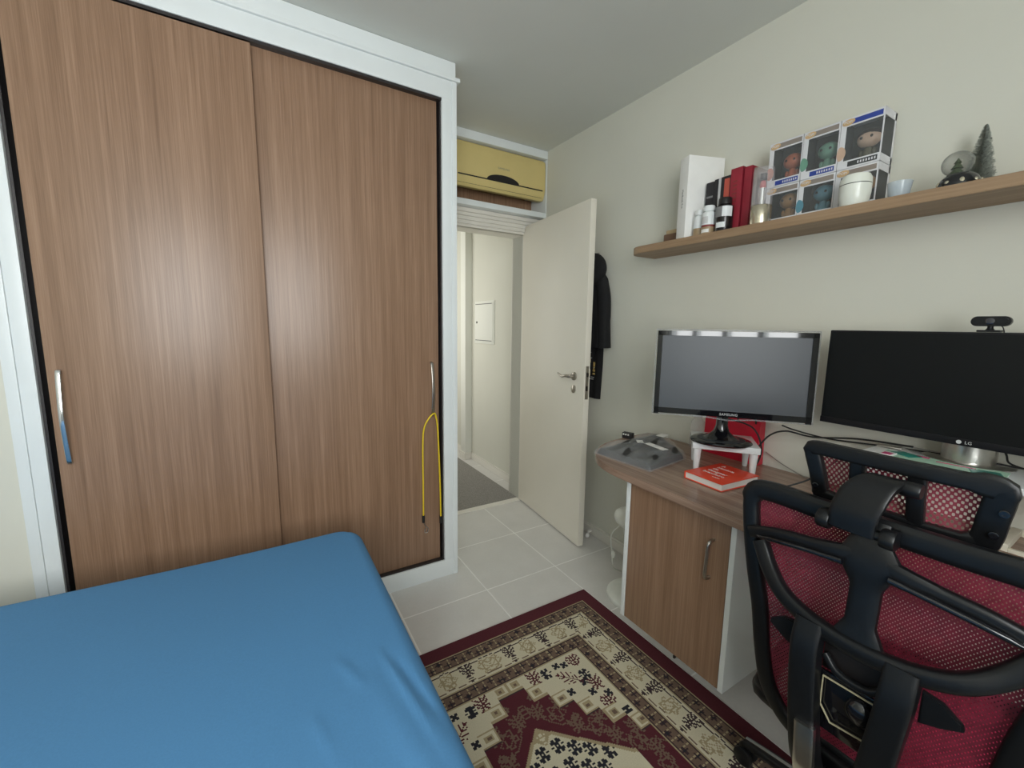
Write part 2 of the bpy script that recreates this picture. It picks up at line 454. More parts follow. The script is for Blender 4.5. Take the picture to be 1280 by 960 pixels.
# ------------------------------------------------------------------ bedroom door (open)
hv = Vector((1.735, 2.716, 0)); fv = Vector((1.66, 1.895, 0)); dv = (fv - hv).normalized()
nv = Vector((dv.y, -dv.x, 0))          # towards the room (-X side)
if nv.x > 0: nv = -nv
dm = frame_m(hv, dv, (0, 0, 1))        # local x = along the door, y = up, z = normal
def dpt(a, z, off=0.0): return hv + dv * a + Vector((0, 0, z)) + nv * off
DW = (fv - hv).length
b = BM()
c = hv + dv * DW / 2 - nv * 0.02 + Vector((0, 0, 1.055))
rm = Matrix((dv, nv, Vector((0, 0, 1)))).transposed().to_4x4()
box(b, c, (DW, 0.04, 2.09), 0.002, rm)
dr = struct('door_1', b, 'door')
def dbox(bm, a0, a1, o0, o1, z0, z1, bev=0.0):
    box(bm, hv + dv * (a0 + a1) / 2 + nv * (o0 + o1) / 2 + Vector((0, 0, (z0 + z1) / 2)), (abs(a1 - a0), abs(o1 - o0), z1 - z0), bev, rm)
b = BM()
ry = Matrix((dv, Vector((0, 0, 1)), nv)).transposed().to_4x4()
ha = DW - 0.103
lathe(b, [(0.026, 0), (0.026, 0.008), (0.022, 0.011), (0.011, 0.012), (0.010, 0.04), (0, 0.042)], dpt(ha, 1.08), 24, ry)
lp = smooth_path([dpt(ha, 1.08, 0.045), dpt(ha - 0.03, 1.081, 0.05), dpt(ha - 0.06, 1.074, 0.05), dpt(ha - 0.09, 1.080, 0.048), dpt(ha - 0.125, 1.088, 0.042)], 5)
tube(b, lp, [0.011 - 0.0055 * i / (len(lp) - 1) for i in range(len(lp))], 10)
struct('door_handle', b, 'steel', dr)
b = BM()
lathe(b, [(0.024, 0), (0.024, 0.007), (0.020, 0.009), (0, 0.009)], dpt(ha, 1.0), 24, ry, 0.85, 1.0)
struct('keyhole_rosette', b, 'steel', dr)
b = BM(); dbox(b, DW, DW + 0.002, -0.031, -0.009, 0.95, 1.15, 0.001); struct('lock_plate', b, 'steel', dr)
b = BM(); dbox(b, DW + 0.0015, DW + 0.010, -0.026, -0.013, 1.085, 1.11, 0.002); dbox(b, DW + 0.0015, DW + 0.0035, -0.026, -0.013, 1.0, 1.03, 0.001); struct('latch_bolt', b, 'acdark', dr)

# ------------------------------------------------------------------ wardrobe
t = thing('wardrobe', 'tall built-in wardrobe with brown wood sliding doors and white frame', 'wardrobe', (0.09, 2.37, 0))
b = BM()
bx(b, 0.875, 0.897, 2.035, 2.715, 0.0, 2.55, 0.001)            # right outer side
bx(b, -0.703, -0.681, 2.035, 2.715, 0.0, 2.55, 0.001)
bx(b, -0.681, 0.875, 2.69, 2.715, 0.0, 2.55); bx(b, -0.681, 0.875, 2.15, 2.69, 0.09, 0.11); bx(b, -0.681, 0.875, 2.06, 2.69, 2.53, 2.55)
part(t, 'carcass', b, 'white', True)
b = BM(); bx(b, 0.824, 0.8745, 2.030, 2.10, 0.094, 2.452, 0.0015); bx(b, 0.8745, 0.899, 2.026, 2.05, 0.0, 2.535, 0.002)
part(t, 'right_frame', b, 'white', True)
b = BM(); bx(b, -0.681, -0.640, 2.030, 2.10, 0.094, 2.452, 0.0015); bx(b, -0.712, -0.681, 2.024, 2.045, 0.0, 2.535, 0.002)
part(t, 'left_frame', b, 'white', True)
b = BM(); bx(b, -0.681, 0.8745, 2.030, 2.06, 2.452, 2.535, 0.0015); part(t, 'header', b, 'white', True)
b = BM(); bx(b, -0.72, 0.914, 2.018, 2.06, 2.535, 2.552, 0.002); bx(b, -0.72, 0.893, 2.026, 2.06, 2.552, 2.6185, 0.001); part(t, 'cornice', b, 'white', True)
b = BM(); bx(b, -0.681, 0.8745, 2.030, 2.06, 0.0, 0.094, 0.0015); part(t, 'plinth', b, 'white', True)
b = BM()
bx(b, -0.640, 0.824, 2.035, 2.10, 2.441, 2.452); bx(b, -0.640, 0.824, 2.04, 2.10, 0.094, 0.1)
bx(b, -0.640, -0.632, 2.045, 2.10, 0.094, 2.45); bx(b, 0.817, 0.824, 2.045, 2.10, 0.094, 2.45)
bx(b, -0.64, 0.824, 2.098, 2.102, 0.094, 2.45)
part(t, 'door_track', b, 'track', True, 'dark sliding track and shadow gap')
dl = BM(); bx(dl, -0.614, 0.048, 2.033, 2.053, 0.102, 2.434, 0.0015)
d1 = part(t, 'sliding_door', dl, 'wood', True, 'left sliding door, wood grain')
d2b = BM(); bx(d2b, 0.030, 0.808, 2.062, 2.082, 0.102, 2.441, 0.0015)
d2 = part(t, 'sliding_door', d2b, 'wood', True, 'right sliding door, wood grain')
def arc_handle(x, z0, z1, yf):
    b = BM(); zm = (z0 + z1) / 2
    p = smooth_path([(x, yf + 0.0, z0), (x, yf - 0.014, z0 + 0.012), (x, yf - 0.027, zm - 0.06), (x, yf - 0.031, zm), (x, yf - 0.027, zm + 0.06), (x, yf - 0.014, z1 - 0.012), (x, yf, z1)], 5)
    band(b, p, 0.005, 0.014, axis=(1, 0, 0)); return b
part(d1, 'door_pull', arc_handle(-0.583, 0.875, 1.208, 2.033), 'chrome', True)
part(d2, 'door_pull', arc_handle(0.768, 0.905, 1.190, 2.062), 'steel', True)

# yellow cord looped over the right pull
t = thing('yellow_cord', 'yellow elastic cord with black ends looped over the right wardrobe door pull', 'cord', (0.766, 2.02, 0.33))
b = BM()
cp = smooth_path([(0.712, 2.052, 0.36), (0.711, 2.046, 0.55), (0.709, 2.038, 0.75), (0.712, 2.026, 0.85), (0.735, 2.016, 0.905), (0.766, 2.020, 0.928), (0.778, 2.026, 0.905), (0.787, 2.030, 0.85), (0.795, 2.034, 0.70), (0.805, 2.045, 0.50), (0.810, 2.052, 0.335)], 8)
tube(b, cp, 0.0042, 8); part(t, 'cord_loop', b, 'cord', True)
for (x, z) in ((0.712, 0.36), (0.810, 0.335)):
    b = BM(); tube(b, [(x, 2.052, z + 0.012), (x, 2.052, z - 0.028)], 0.0075, 10); part(t, 'end_cap', b, 'rubber', True, 'black crimped end')
b = BM(); tube(b, smooth_path([(0.712, 2.052, 0.335), (0.722, 2.050, 0.31), (0.735, 2.048, 0.295), (0.730, 2.046, 0.275), (0.716, 2.048, 0.278), (0.722, 2.050, 0.298)], 6), 0.0018, 6)
part(t, 'hook', b, 'chrome', True)

# ------------------------------------------------------------------ air conditioner niche above the door
t = thing('wall_niche_cabinet', 'white open cabinet above the doorway holding the air conditioner', 'cabinet', (1.38, 2.75, 2.16))
b = BM(); bx(b, 0.90, 1.8645, 2.61, 2.918, 2.160, 2.196, 0.0015); part(t, 'bottom_board', b, 'white', True)
b = BM(); bx(b, 0.90, 1.8645, 2.61, 2.918, 2.565, 2.6185, 0.0015); part(t, 'top_board', b, 'white', True)
b = BM(); bx(b, 1.8585, 1.8645, 2.612, 2.918, 2.197, 2.564); part(t, 'side_board', b, 'white', True)
b = BM(); bx(b, 0.90, 1.8565, 2.895, 2.916, 2.197, 2.564)
part(t, 'back_board', b, 'wood', True, 'brown wood lining')
b = BM(); bx(b, 0.90, 1.8565, 2.80, 2.812, 2.197, 2.32); part(t, 'lower_lining', b, 'wood', True, 'brown wood lining')

t = thing('air_conditioner', 'yellowed split air conditioner unit in the cabinet above the doorway', 'air conditioner', (1.5, 2.75, 2.197))
prof = [(2.62, 2.556), (2.624, 2.556), (2.632, 2.545), (2.637, 2.45), (2.638, 2.375), (2.636, 2.352)]
yb = 2.79
body = [(yb, 2.558), (2.655, 2.558), (2.640, 2.552), (2.632, 2.538), (2.629, 2.45), (2.630, 2.352), (2.632, 2.340), (2.637, 2.318), (2.645, 2.298), (2.658, 2.284), (2.69, 2.284), (2.74, 2.300), (yb, 2.322)]
b = BM()
def sect(x, sc=1.0, cyz=(2.70, 2.42)):
    return [b.verts.new((x, cyz[0] + (p[0] - cyz[0]) * sc, cyz[1] + (p[1] - cyz[1]) * sc)) for p in body]
secs = [sect(1.150, 0.93), sect(1.154, 0.975), sect(1.166, 1.0), sect(1.835, 1.0), sect(1.848, 0.975), sect(1.852, 0.93)]
for a, c2 in zip(secs, secs[1:]):
    for k in range(len(body)): b.faces.new((a[k], a[(k + 1) % len(body)], c2[(k + 1) % len(body)], c2[k]))
b.faces.new(secs[0]); b.faces.new(list(reversed(secs[-1])))
part(t, 'casing', b, 'ac', True)
b = BM(); bx(b, 1.165, 1.826, 2.6268, 2.640, 2.344, 2.351, 0.001)
part(t, 'air_slot', b, 'acdark', True, 'thin black slot')
b = BM(); arc = [(1.5 + 0.126 * math.cos(a), 2.349 + 0.042 * math.sin(a)) for a in [PI * k / 24 for k in range(25)]]
prism(b, arc, 2.6262, 2.640, 'y', 0.001); part(t, 'display_panel', b, 'acdark', True, 'black arched display window')
b = BM(); bx(b, 1.165, 1.83, 2.6425, 2.66, 2.3005, 2.3020); part(t, 'louver_seam', b, 'acdark', True)
b = BM(); text_bm(b, 'SAMSUNG', 0.020, frame_m((1.503, 2.6285, 2.432), (1, 0, 0), (0, 0, 1))); part(t, 'logo', b, 'acgrey', True)
t.location.x += 0.0045; t.location.y -= 0.011

# ------------------------------------------------------------------ hanging clothes behind the door
def garment(bm, outline, xback, thick, seed, nx=26, nz=44, amp=0.008):
    """soft closed garment: outline gives (z, ymin, ymax) from the top down; front bulges towards -X with folds"""
    rnd = random.Random(seed); ph = [rnd.uniform(0, 6.3) for _ in range(6)]
    zs = [o_[0] for o_ in outline]
    def span(z):
        for (a, b_) in zip(outline, outline[1:]):
            if b_[0] <= z <= a[0]:
                f = (a[0] - z) / max(1e-6, a[0] - b_[0]); return a[1] + (b_[1] - a[1]) * f, a[2] + (b_[2] - a[2]) * f
        return outline[-1][1:]
    F, B = [], []
    for j in range(nz + 1):
        z = zs[0] + (zs[-1] - zs[0]) * j / nz; y0, y1 = span(z); rf, rb = [], []
        for i in range(nx + 1):
            s = i / nx; y = y0 + (y1 - y0) * s
            e = math.sqrt(max(0, 1 - (2 * s - 1) ** 2)); te = min(1, j / 3.0) ** 0.5
            fold = amp * (math.sin(s * 19 + ph[0] + z * 3) + 0.6 * math.sin(s * 33 + ph[1] - z * 5)) * e
            x = xback - (thick * (0.35 + 0.65 * e) * te if 0 < i < nx else 0.002) - fold * te
            rf.append(bm.verts.new((x, y, z))); rb.append(bm.verts.new((xback, y, z)))
        F.append(rf); B.append(rb)
    for j in range(nz):
        for i in range(nx):
            bm.faces.new((F[j][i], F[j][i + 1], F[j + 1][i + 1], F[j + 1][i])); bm.faces.new((B[j][i], B[j + 1][i], B[j + 1][i + 1], B[j][i + 1]))
        for i in (0, nx): bm.faces.new((F[j][i], F[j + 1][i], B[j + 1][i], B[j][i]))
    for j in (0, nz):
        for i in range(nx): bm.faces.new((F[j][i], F[j][i + 1], B[j][i + 1], B[j][i]))

t = thing('hooded_jacket', 'black hooded jacket hanging on the wall behind the open door', 'jacket', (1.85, 2.03, 1.28))
b = BM(); garment(b, [(1.715, 1.96, 2.20), (1.67, 1.92, 2.25), (1.55, 1.905, 2.26), (1.40, 1.90, 2.26), (1.29, 1.905, 2.25), (1.255, 1.92, 2.24)], 1.842, 0.042, 3)
part(t, 'body', b, 'cloth', True)
b = BM(); sph(b, (1.818, 2.04, 1.735), (0.044, 0.12, 0.100), rot=Matrix.Rotation(0.1, 4, 'X')); part(t, 'hood', b, 'cloth', True)
b = BM(); sp_ = smooth_path([(1.825, 1.955, 1.66), (1.822, 1.925, 1.56), (1.82, 1.915, 1.42), (1.82, 1.905, 1.30), (1.82, 1.900, 1.255)], 5)
band(b, sp_, [0.07] * 10 + [0.062] * 11, 0.062, axis=(1, 0, 0)); part(t, 'sleeve', b, 'cloth', True)
b = BM(); bx(b, 1.857, 1.8645, 2.03, 2.05, 1.80, 1.84, 0.002); tube(b, smooth_path([(1.86, 2.04, 1.825), (1.825, 2.04, 1.82), (1.815, 2.04, 1.845)], 5), 0.005, 8)
h = single('wall_hook', b, 'steel', 'small metal wall hook holding the black jacket', 'hook', (1.86, 2.04, 1.8))
t = thing('printed_shirt', 'black shirt with gold print hanging below the hooded jacket', 'shirt', (1.85, 2.1, 0.93))
b = BM(); garment(b, [(1.74, 2.0, 2.08), (1.68, 1.97, 2.2), (1.265, 1.955, 2.24), (1.15, 1.955, 2.25), (1.0, 1.962, 2.25), (0.925, 1.965, 2.24)], 1.8625, 0.016, 9, 26, 60, 0.005)
part(t, 'body', b, 'cloth', True)
for (y, z, w, h_) in ((2.006, 1.145, 0.016, 0.03), (2.006, 1.105, 0.02, 0.012), (2.006, 1.085, 0.02, 0.012), (2.008, 1.12, 0.012, 0.016), (2.055, 1.17, 0.03, 0.03), (2.05, 1.09, 0.02, 0.04)):
    b = BM(); box(b, (1.8405, y + 0.006, z), (0.003, w, h_), 0.001); part(t, 'print', b, 'gold', True, 'gold printed mark')
for (y, z, w) in ((2.02, 1.062, 0.03), (2.03, 1.05, 0.04), (2.008, 1.125, 0.014), (2.04, 1.185, 0.02), (2.05, 1.22, 0.02)):
    b = BM(); box(b, (1.8405, y + 0.004, z), (0.003, w, 0.004), 0.0005); part(t, 'print', b, 'ltgrey', True, 'pale grey printed line')

# ------------------------------------------------------------------ small white door stop on the floor by the wall
b = BM(); sph(b, (1.80, 1.965, 0.018), (0.016, 0.013, 0.018), 12, 8); sph(b, (1.822, 1.975, 0.036), (0.012, 0.012, 0.010), 12, 8); box(b, (1.835, 1.98, 0.03), (0.028, 0.01, 0.01), 0.003)
single('door_stop', b, 'paper', 'small white door stop on the floor against the baseboard', 'door stop', (1.80, 1.965, 0))

# ------------------------------------------------------------------ bed
t = thing('bed', 'bed covered with a smooth blue fitted sheet, in the foreground', 'bed', (-0.55, 0.62, 0))
BX0, BX1, BY0, BY1, BZ = -1.40, 0.320, -0.45, 1.742, 0.556
b = BM(); bx(b, BX0 + 0.05, BX1 - 0.05, BY0 + 0.05, BY1 - 0.05, 0.06, 0.28, 0.02); part(t, 'base', b, 'mattress', True)
for (x, y) in ((BX0 + 0.12, BY0 + 0.12), (BX1 - 0.12, BY0 + 0.12), (BX0 + 0.12, BY1 - 0.12), (BX1 - 0.12, BY1 - 0.12)):
    b = BM(); zr = 0.0106 if x > 0 else 0.0; lathe(b, [(0.02, zr), (0.028, 0.06)], (x, y, 0), 16); part(t, 'leg', b, 'black', True)
b = BM()
# fitted sheet: rounded slab grid with slight sag and creases
nx, ny = 120, 120
def sheet_pt(u, v):
    # u, v in [-1,1]: wraps over the top and down the sides
    def ax(a, lo, hi):
        c_, h_ = (lo + hi) / 2, (hi - lo) / 2; r = 0.045; L = h_ - r + r * PI / 2 + 0.24
        s = abs(a) * L; sg = 1 if a >= 0 else -1
        if s <= h_ - r: return c_ + sg * s, 0.0
        s -= h_ - r
        if s <= r * PI / 2:
            th = s / r; return c_ + sg * (h_ - r + r * math.sin(th)), -(r - r * math.cos(th))
        s -= r * PI / 2; return c_ + sg * (h_ - 0.05 * s), -(r + s)
    x, zx = ax(u, BX0, BX1); y, zy = ax(v, BY0, BY1)
    z = BZ + min(zx, zy) if (zx < -0.045 or zy < -0.045) else BZ + zx + zy
    # rounded corner in plan
    cr = 0.10
    cx, cy = BX1 - cr, BY1 - cr
    if x > cx and y > cy:
        dx, dy = x - cx, y - cy; d = math.hypot(dx, dy)
        mxd = max(dx, dy)
        if d > 1e-6: k = mxd / d; x, y = cx + dx * k, cy + dy * k
    z = max(z, 0.2)
    top = max(0.0, 1 + zx * 14) * max(0.0, 1 + zy * 14)
    z += top * 0.003 * (math.sin(x * 5 + y * 3) + math.sin(x * 3 - y * 4.2))
    def crease(x0, y0, x1, y1, w, h_):
        dx, dy = x1 - x0, y1 - y0; L2 = dx * dx + dy * dy
        tt = ((x - x0) * dx + (y - y0) * dy) / L2
        if tt < 0 or tt > 1: return 0
        px_, py_ = x0 + dx * tt, y0 + dy * tt; d = math.hypot(x - px_, y - py_)
        return h_ * math.sin(PI * tt) * math.exp(-(d / w) ** 2)
    c_ = crease(0.22, 1.02, 0.275, 0.66, 0.010, 0.007) + crease(0.25, 0.98, 0.30, 0.70, 0.009, -0.006) + crease(0.12, 1.03, 0.17, 0.90, 0.012, 0.004) + crease(0.18, 0.95, 0.26, 0.5, 0.03, 0.006) + crease(0.05, 0.9, 0.09, 0.75, 0.012, 0.003)
    z += c_ * min(1, max(0, 1 + (zx + zy) * 10))
    return (x, y, z)
# non-uniform sampling: denser near the visible right edge
us = sorted([-1 + 2 * i / 90 for i in range(91)] + [0.5 + 0.5 * i / 70 for i in range(70)])
vs_ = sorted([-1 + 2 * i / 90 for i in range(91)] + [0.1 + 0.9 * i / 70 for i in range(70)])
G = [[b.verts.new(sheet_pt(u, v)) for v in vs_] for u in us]
for i in range(len(us) - 1):
    for j in range(len(vs_) - 1): b.faces.new((G[i][j], G[i + 1][j], G[i + 1][j + 1], G[i][j + 1]))
bmesh.ops.remove_doubles(b, verts=b.verts, dist=0.0002)
part(t, 'fitted_sheet', b, 'sheet', True, 'blue cotton fitted sheet with small creases', angle=80)

# ------------------------------------------------------------------ rug, knot by knot
def build_rug():
    cs = 0.0055; W, L = 0.66, 1.90
    nx, ny = int(2 * W / cs), int(L / cs)
    MA, TA, DK, CR, BR, BL = range(6)
    mats = [plain('rug_maroon', (0.082, 0.009, 0.017), 0.95, var=0.12, scale=300, bmp=0.5), plain('rug_tan', (0.36, 0.29, 0.17), 0.95, var=0.12, scale=300, bmp=0.5),
            plain('rug_dark', (0.040, 0.020, 0.024), 0.95, var=0.12, scale=300, bmp=0.5), plain('rug_cream', (0.60, 0.55, 0.40), 0.95, var=0.08, scale=300, bmp=0.5),
            plain('rug_brown', (0.15, 0.098, 0.068), 0.95, var=0.12, scale=300, bmp=0.5), plain('rug_black', (0.012, 0.012, 0.02), 0.95, var=0.1, scale=300, bmp=0.5)]
    fl4 = ["..XX.XX..", ".XXX.XXX.", ".XXXXXXX.", "...XXX...", "XX.X.X.XX", "...XXX...", ".XXXXXXX.", ".XXX.XXX.", "..XX.XX.."]
    crs = ["XX.XX", "XXXXX", ".XXX.", "XXXXX", "XX.XX"]
    tri = ["..X..X..X..", ".XXX.X.XXX.", "X..XXXXX..X", "XX.X.X.X.XX", "..XX.X.XX..", "X..XXXXX..X", "XXX..X..XXX", "..X.XXX.X..", "..XX.X.XX..", "...XXXXX...", ".....X....."]
    leaf = ["X...X....X", "XX.XX..XX.", ".XX.X.XX..", "X.XXXXX..X", "XX..X..XXX", ".XXXX.XX..", "...XXXX.X.", "XXXX.X.XX.", "X..XXXX...", "..XX.X....", ".XX..XX...", "......XX.."]
    def stamp(bmp, du, dv):
        h, w = len(bmp), len(bmp[0]); i = int(math.floor(du / cs + w / 2)); j = int(math.floor(dv / cs + h / 2))
        return 0 <= i < w and 0 <= j < h and bmp[j][i] == 'X'
    def rose(du, dv, R, w=0.0035, lobes=5, ph=0.0):
        r = math.hypot(du, dv)
        if r > R * 1.3: return False
        th = math.atan2(dv, du) + ph
        for k, ll in ((1.0, lobes), (0.58, 3)):
            if abs(r - R * k * (0.84 + 0.16 * math.cos(ll * th))) < w: return True
        return (abs(math.sin(th * 1.5)) < 0.10 and R * 0.25 < r < R * 0.8)
    def bandc(s, q):
        # dark band: staggered pale flowers on a dark ground; q 0..1 across
        per = 0.034; k = math.floor(s / per); ds = s - (k + 0.5) * per; dq = (q - (0.32 if k % 2 else 0.68)) * 0.055
        r = math.hypot(ds, dq); a = math.atan2(dq, ds)
        if r < 0.0135 * (0.72 + 0.4 * math.cos(4 * a)): return BL if r < 0.005 else DK
        if abs((ds + 0.017) % 0.034 - 0.0085) < 0.0028 and 0.12 < q < 0.9: return TA if (int(q * 10) % 3) else BR
        return BR if (0.1 < q < 0.9) else DK
    def col(u, v):
        a = abs(u); v = min(v, L - v); dx = W - a
        if dx < v: d, s = dx, v
        else: d, s = v, a
        if d < 0.064: return MA
        if d < 0.071: return TA
        if d < 0.126: return bandc(s, (d - 0.071) / 0.055)
        if d < 0.131: return TA
        if d < 0.238:
            per = 0.168; q = d - 0.184
            s0 = s - 0.184; k = round(s0 / per); ds = s0 - k * per
            if rose(ds, q, 0.037, 0.0030, 6, k): return TA
            if math.hypot(ds, q) < 0.034: return CR if (int(math.floor(ds / 0.0055)) + int(math.floor(q / 0.0055))) % 5 else TA
            dm = abs(ds) - per / 2
            sg = 1 if ds > 0 else -1
            if stamp(leaf, (dm if sg > 0 else -dm), q + 0.012): return DK
            if stamp(fl4, dm * sg - 0.012 * sg, q - 0.026): return DK
            vine = -0.047 + 0.009 * abs(math.sin(PI * s0 / (per / 2)))
            if abs(q - vine) < 0.0026: return DK
            vine2 = 0.046 - 0.006 * abs(math.cos(PI * s0 / (per / 2)))
            if abs(q - vine2) < 0.002: return BR
            return CR
        if d < 0.243: return TA
        if d < 0.298: return bandc(s + 0.01, (d - 0.243) / 0.055)
        if d < 0.304: return TA
        # field
        def vb(aa, base):
            return base + 0.070 * max(0, math.ceil((aa - 0.055) / 0.065))
        e = v - vb(a, 0.352)
        if e >= 0:
            # inner hexagon
            hx = 0.515 + 0.92 * a
            if a < 0.25 and v > hx:
                if v - hx < 0.011: return TA
                vv = v - 0.6
                for (fx, fy) in ((0.03, 0.0), (0.075, 0.03), (0.12, 0.06), (0.165, 0.095), (0.03, 0.07), (0.075, 0.10), (0.12, 0.13)):
                    if stamp(fl4, a - fx, vv - fy): return BL
                if rose(a - 0.0, v - 0.555, 0.022, 0.003, 4) or rose(a - 0.05, v - 0.86, 0.05, 0.0032, 6): return TA
                if rose(a - 0.19, v - 0.83, 0.03, 0.003, 5): return TA
                return CR
            if e < 0.004: return DK
            if a < 0.25 and v > hx - 0.005: return TA
            for (fx, fy, R) in ((0.10, 0.50, 0.034), (0.0, 0.44, 0.026), (0.19, 0.61, 0.034), (0.27, 0.72, 0.036), (0.055, 0.40, 0.014), (0.15, 0.545, 0.012), (0.30, 0.82, 0.03)):
                if rose(a - fx, v - fy, R, 0.0030, 5, fx * 9): return BR
            # stems
            if abs((v - 0.475) - 0.9 * (a - 0.02) + 0.010 * math.sin(a * 60)) < 0.003 and a > 0.01: return BR
            for (fx, fy) in ((0.045, 0.465), (0.14, 0.575), (0.225, 0.665), (0.315, 0.77), (0.135, 0.47), (0.225, 0.58), (0.31, 0.68)):
                if stamp(leaf, a - fx, v - fy): return BR
            return MA
        e2 = v - vb(a - 0.0, 0.352) + 0.058
        if e2 >= 0:
            # stepped ribbon of small squares
            t_ = (a - 0.055) % 0.065 if a > 0.055 else a % 0.055
            if e2 < 0.007 or t_ < 0.006 or e > -0.008: return TA
            if 0.016 < t_ < 0.049 and 0.016 < e2 < 0.042: return TA if not (0.025 < t_ < 0.040 and 0.023 < e2 < 0.035) else BR
            return CR
        du, dv = a - 0.235, v - 0.405
        # diagonal tree motif
        p, q = (du + dv) * 0.7071, (du - dv) * 0.7071
        if abs(p) < 0.055:
            if abs(q) < 0.003: return MA
            z = (p + 0.055) % 0.018
            if abs(abs(q) - 0.03 * (1 - abs(p) / 0.08) + z * 1.1) < 0.0035: return MA
        for (fx, fy, bmp_, cc) in ((0.305, 0.345, tri, MA), (0.165, 0.345, fl4, BL), (0.115, 0.335, leaf, MA), (0.30, 0.42, fl4, BL), (0.255, 0.345, crs, BL),
                                  (0.225, 0.335, crs, BL), (0.315, 0.475, leaf, MA), (0.275, 0.45, crs, BL), (0.32, 0.53, crs, BL), (0.30, 0.56, tri, MA), (0.33, 0.62, crs, BL), (0.27, 0.50, crs, BL), (0.20, 0.46, crs, BL)):
            if stamp(bmp_, a - fx, v - fy): return cc
        return CR
    verts = [(-W + i * 2 * W / nx, -j * L / ny, 0.010) for j in range(ny + 1) for i in range(nx + 1)]
    faces = []; mi = []
    for j in range(ny):
        for i in range(nx):
            k = j * (nx + 1) + i
            faces.append((k, k + nx + 1, k + nx + 2, k + 1)); mi.append(col(-W + (i + 0.5) * 2 * W / nx, (j + 0.5) * L / ny))
    n0 = len(verts)
    # thickness: skirt
    ring = [i for i in range(nx + 1)] + [j * (nx + 1) + nx for j in range(1, ny + 1)] + [ny * (nx + 1) + i for i in range(nx - 1, -1, -1)] + [j * (nx + 1) for j in range(ny - 1, 0, -1)]
    for r in ring: verts.append((verts[r][0], verts[r][1], 0.0015))
    m_ = len(ring)
    for k in range(m_):
        faces.append((ring[k], ring[(k + 1) % m_], n0 + (k + 1) % m_, n0 + k)); mi.append(MA)
    faces.append(tuple(range(n0 + m_ - 1, n0 - 1, -1))); mi.append(MA)
    me = bpy.data.meshes.new('oriental_rug'); me.from_pydata(verts, [], faces)
    for m2 in mats: me.materials.append(m2)
    me.polygons.foreach_set('material_index', mi); me.update()
    o = bpy.data.objects.new('oriental_rug', me); COL.objects.link(o); o.location = (0.745, 1.543, 0)
    o['label'] = 'maroon and cream oriental rug with a stepped medallion on the tiled floor'; o['category'] = 'rug'
build_rug()

# ------------------------------------------------------------------ desk
t = thing('desk', 'long brown wood desk top with a rounded end along the right wall', 'desk', (1.55, 0.4, 0.77))
out = [(1.858, 1.56), (1.72, 1.56), (1.60, 1.548), (1.50, 1.525), (1.42, 1.49), (1.35, 1.44), (1.29, 1.37), (1.25, 1.28), (1.235, 1.18), (1.232, 1.0), (1.237, -0.9), (1.858, -0.9)]
core = smooth_path([(p[0], p[1], 0) for p in out[1:10]], 4)
poly = [out[0]] + [(p.x, p.y) for p in core] + out[10:]
b = BM(); prism(b, poly, 0.7702, 0.800, 'z', 0.003); part(t, 'desk_top', b, 'wooddesk', True)
b = BM(); bx(b, 1.30, 1.85, -0.90, -0.88, 0.0, 0.77, 0.001); part(t, 'end_panel', b, 'white', True)

t = thing('desk_cabinet', 'wall-hung cabinet with a brown wood door under the desk end', 'cabinet', (1.55, 0.93, 0.165))
b = BM()
bx(b, 1.270, 1.84, 1.143, 1.161, 0.165, 0.769, 0.001); bx(b, 1.270, 1.84, 0.697, 0.715, 0.165, 0.769, 0.001)
bx(b, 1.295, 1.84, 0.715, 1.143, 0.165, 0.183); bx(b, 1.295, 1.84, 0.715, 1.143, 0.751, 0.769); bx(b, 1.82, 1.84, 0.715, 1.143, 0.183, 0.751)
part(t, 'body', b, 'white', True)
b = BM(); bx(b, 1.272, 1.290, 0.718, 1.140, 0.168, 0.765, 0.001); dd = part(t, 'door', b, 'wood', True)
b = BM(); p = smooth_path([(1.272, 0.772, 0.683), (1.252, 0.772, 0.681), (1.243, 0.773, 0.665), (1.243, 0.775, 0.615), (1.243, 0.777, 0.565), (1.252, 0.778, 0.547), (1.272, 0.778, 0.545)], 5)
tube(b, p, 0.0058, 10); part(dd, 'handle', b, 'steel', True)
b = BM(); box(b, (1.275, 0.888, 0.162), (0.012, 0.008, 0.012), 0.002); part(dd, 'door_catch', b, 'acdark', True)

# pedestal fan standing beside the cabinet
t = thing('pedestal_fan', 'white pedestal fan with round base behind the desk cabinet', 'fan', (1.60, 1.375, 0))
b = BM(); lathe(b, [(0.135, 0), (0.140, 0.01), (0.138, 0.02), (0.12, 0.034), (0.07, 0.046), (0.03, 0.055), (0.024, 0.09), (0, 0.09)], (1.60, 1.375, 0), 40); part(t, 'base', b, 'plug', True)
b = BM(); tube(b, [(1.60, 1.375, 0.06), (1.60, 1.375, 0.40)], 0.014, 14); part(t, 'pole', b, 'plug', True)
b = BM(); sph(b, (1.60, 1.44, 0.40), (0.06, 0.085, 0.055)); part(t, 'motor_housing', b, 'plug', True)
b = BM()
for k in range(3): tube(b, [Vector((1.60 + 0.12 * math.sin(a) , 1.36, 0.42 + 0.12 * math.cos(a))) for a in [2 * PI * q / 40 for q in range(40)]], 0.002, 5, True) if k == 0 else tube(b, [Vector((1.60 + (0.12 - k * 0.045) * math.sin(a), 1.352, 0.42 + (0.12 - k * 0.045) * math.cos(a))) for a in [2 * PI * q / 32 for q in range(32)]], 0.0015, 5, True)
for k in range(24):
    a = 2 * PI * k / 24; tube(b, [(1.60, 1.35, 0.42), (1.60 + 0.12 * math.sin(a), 1.36, 0.42 + 0.12 * math.cos(a))], 0.0013, 4)
part(t, 'grille', b, 'plug', True)
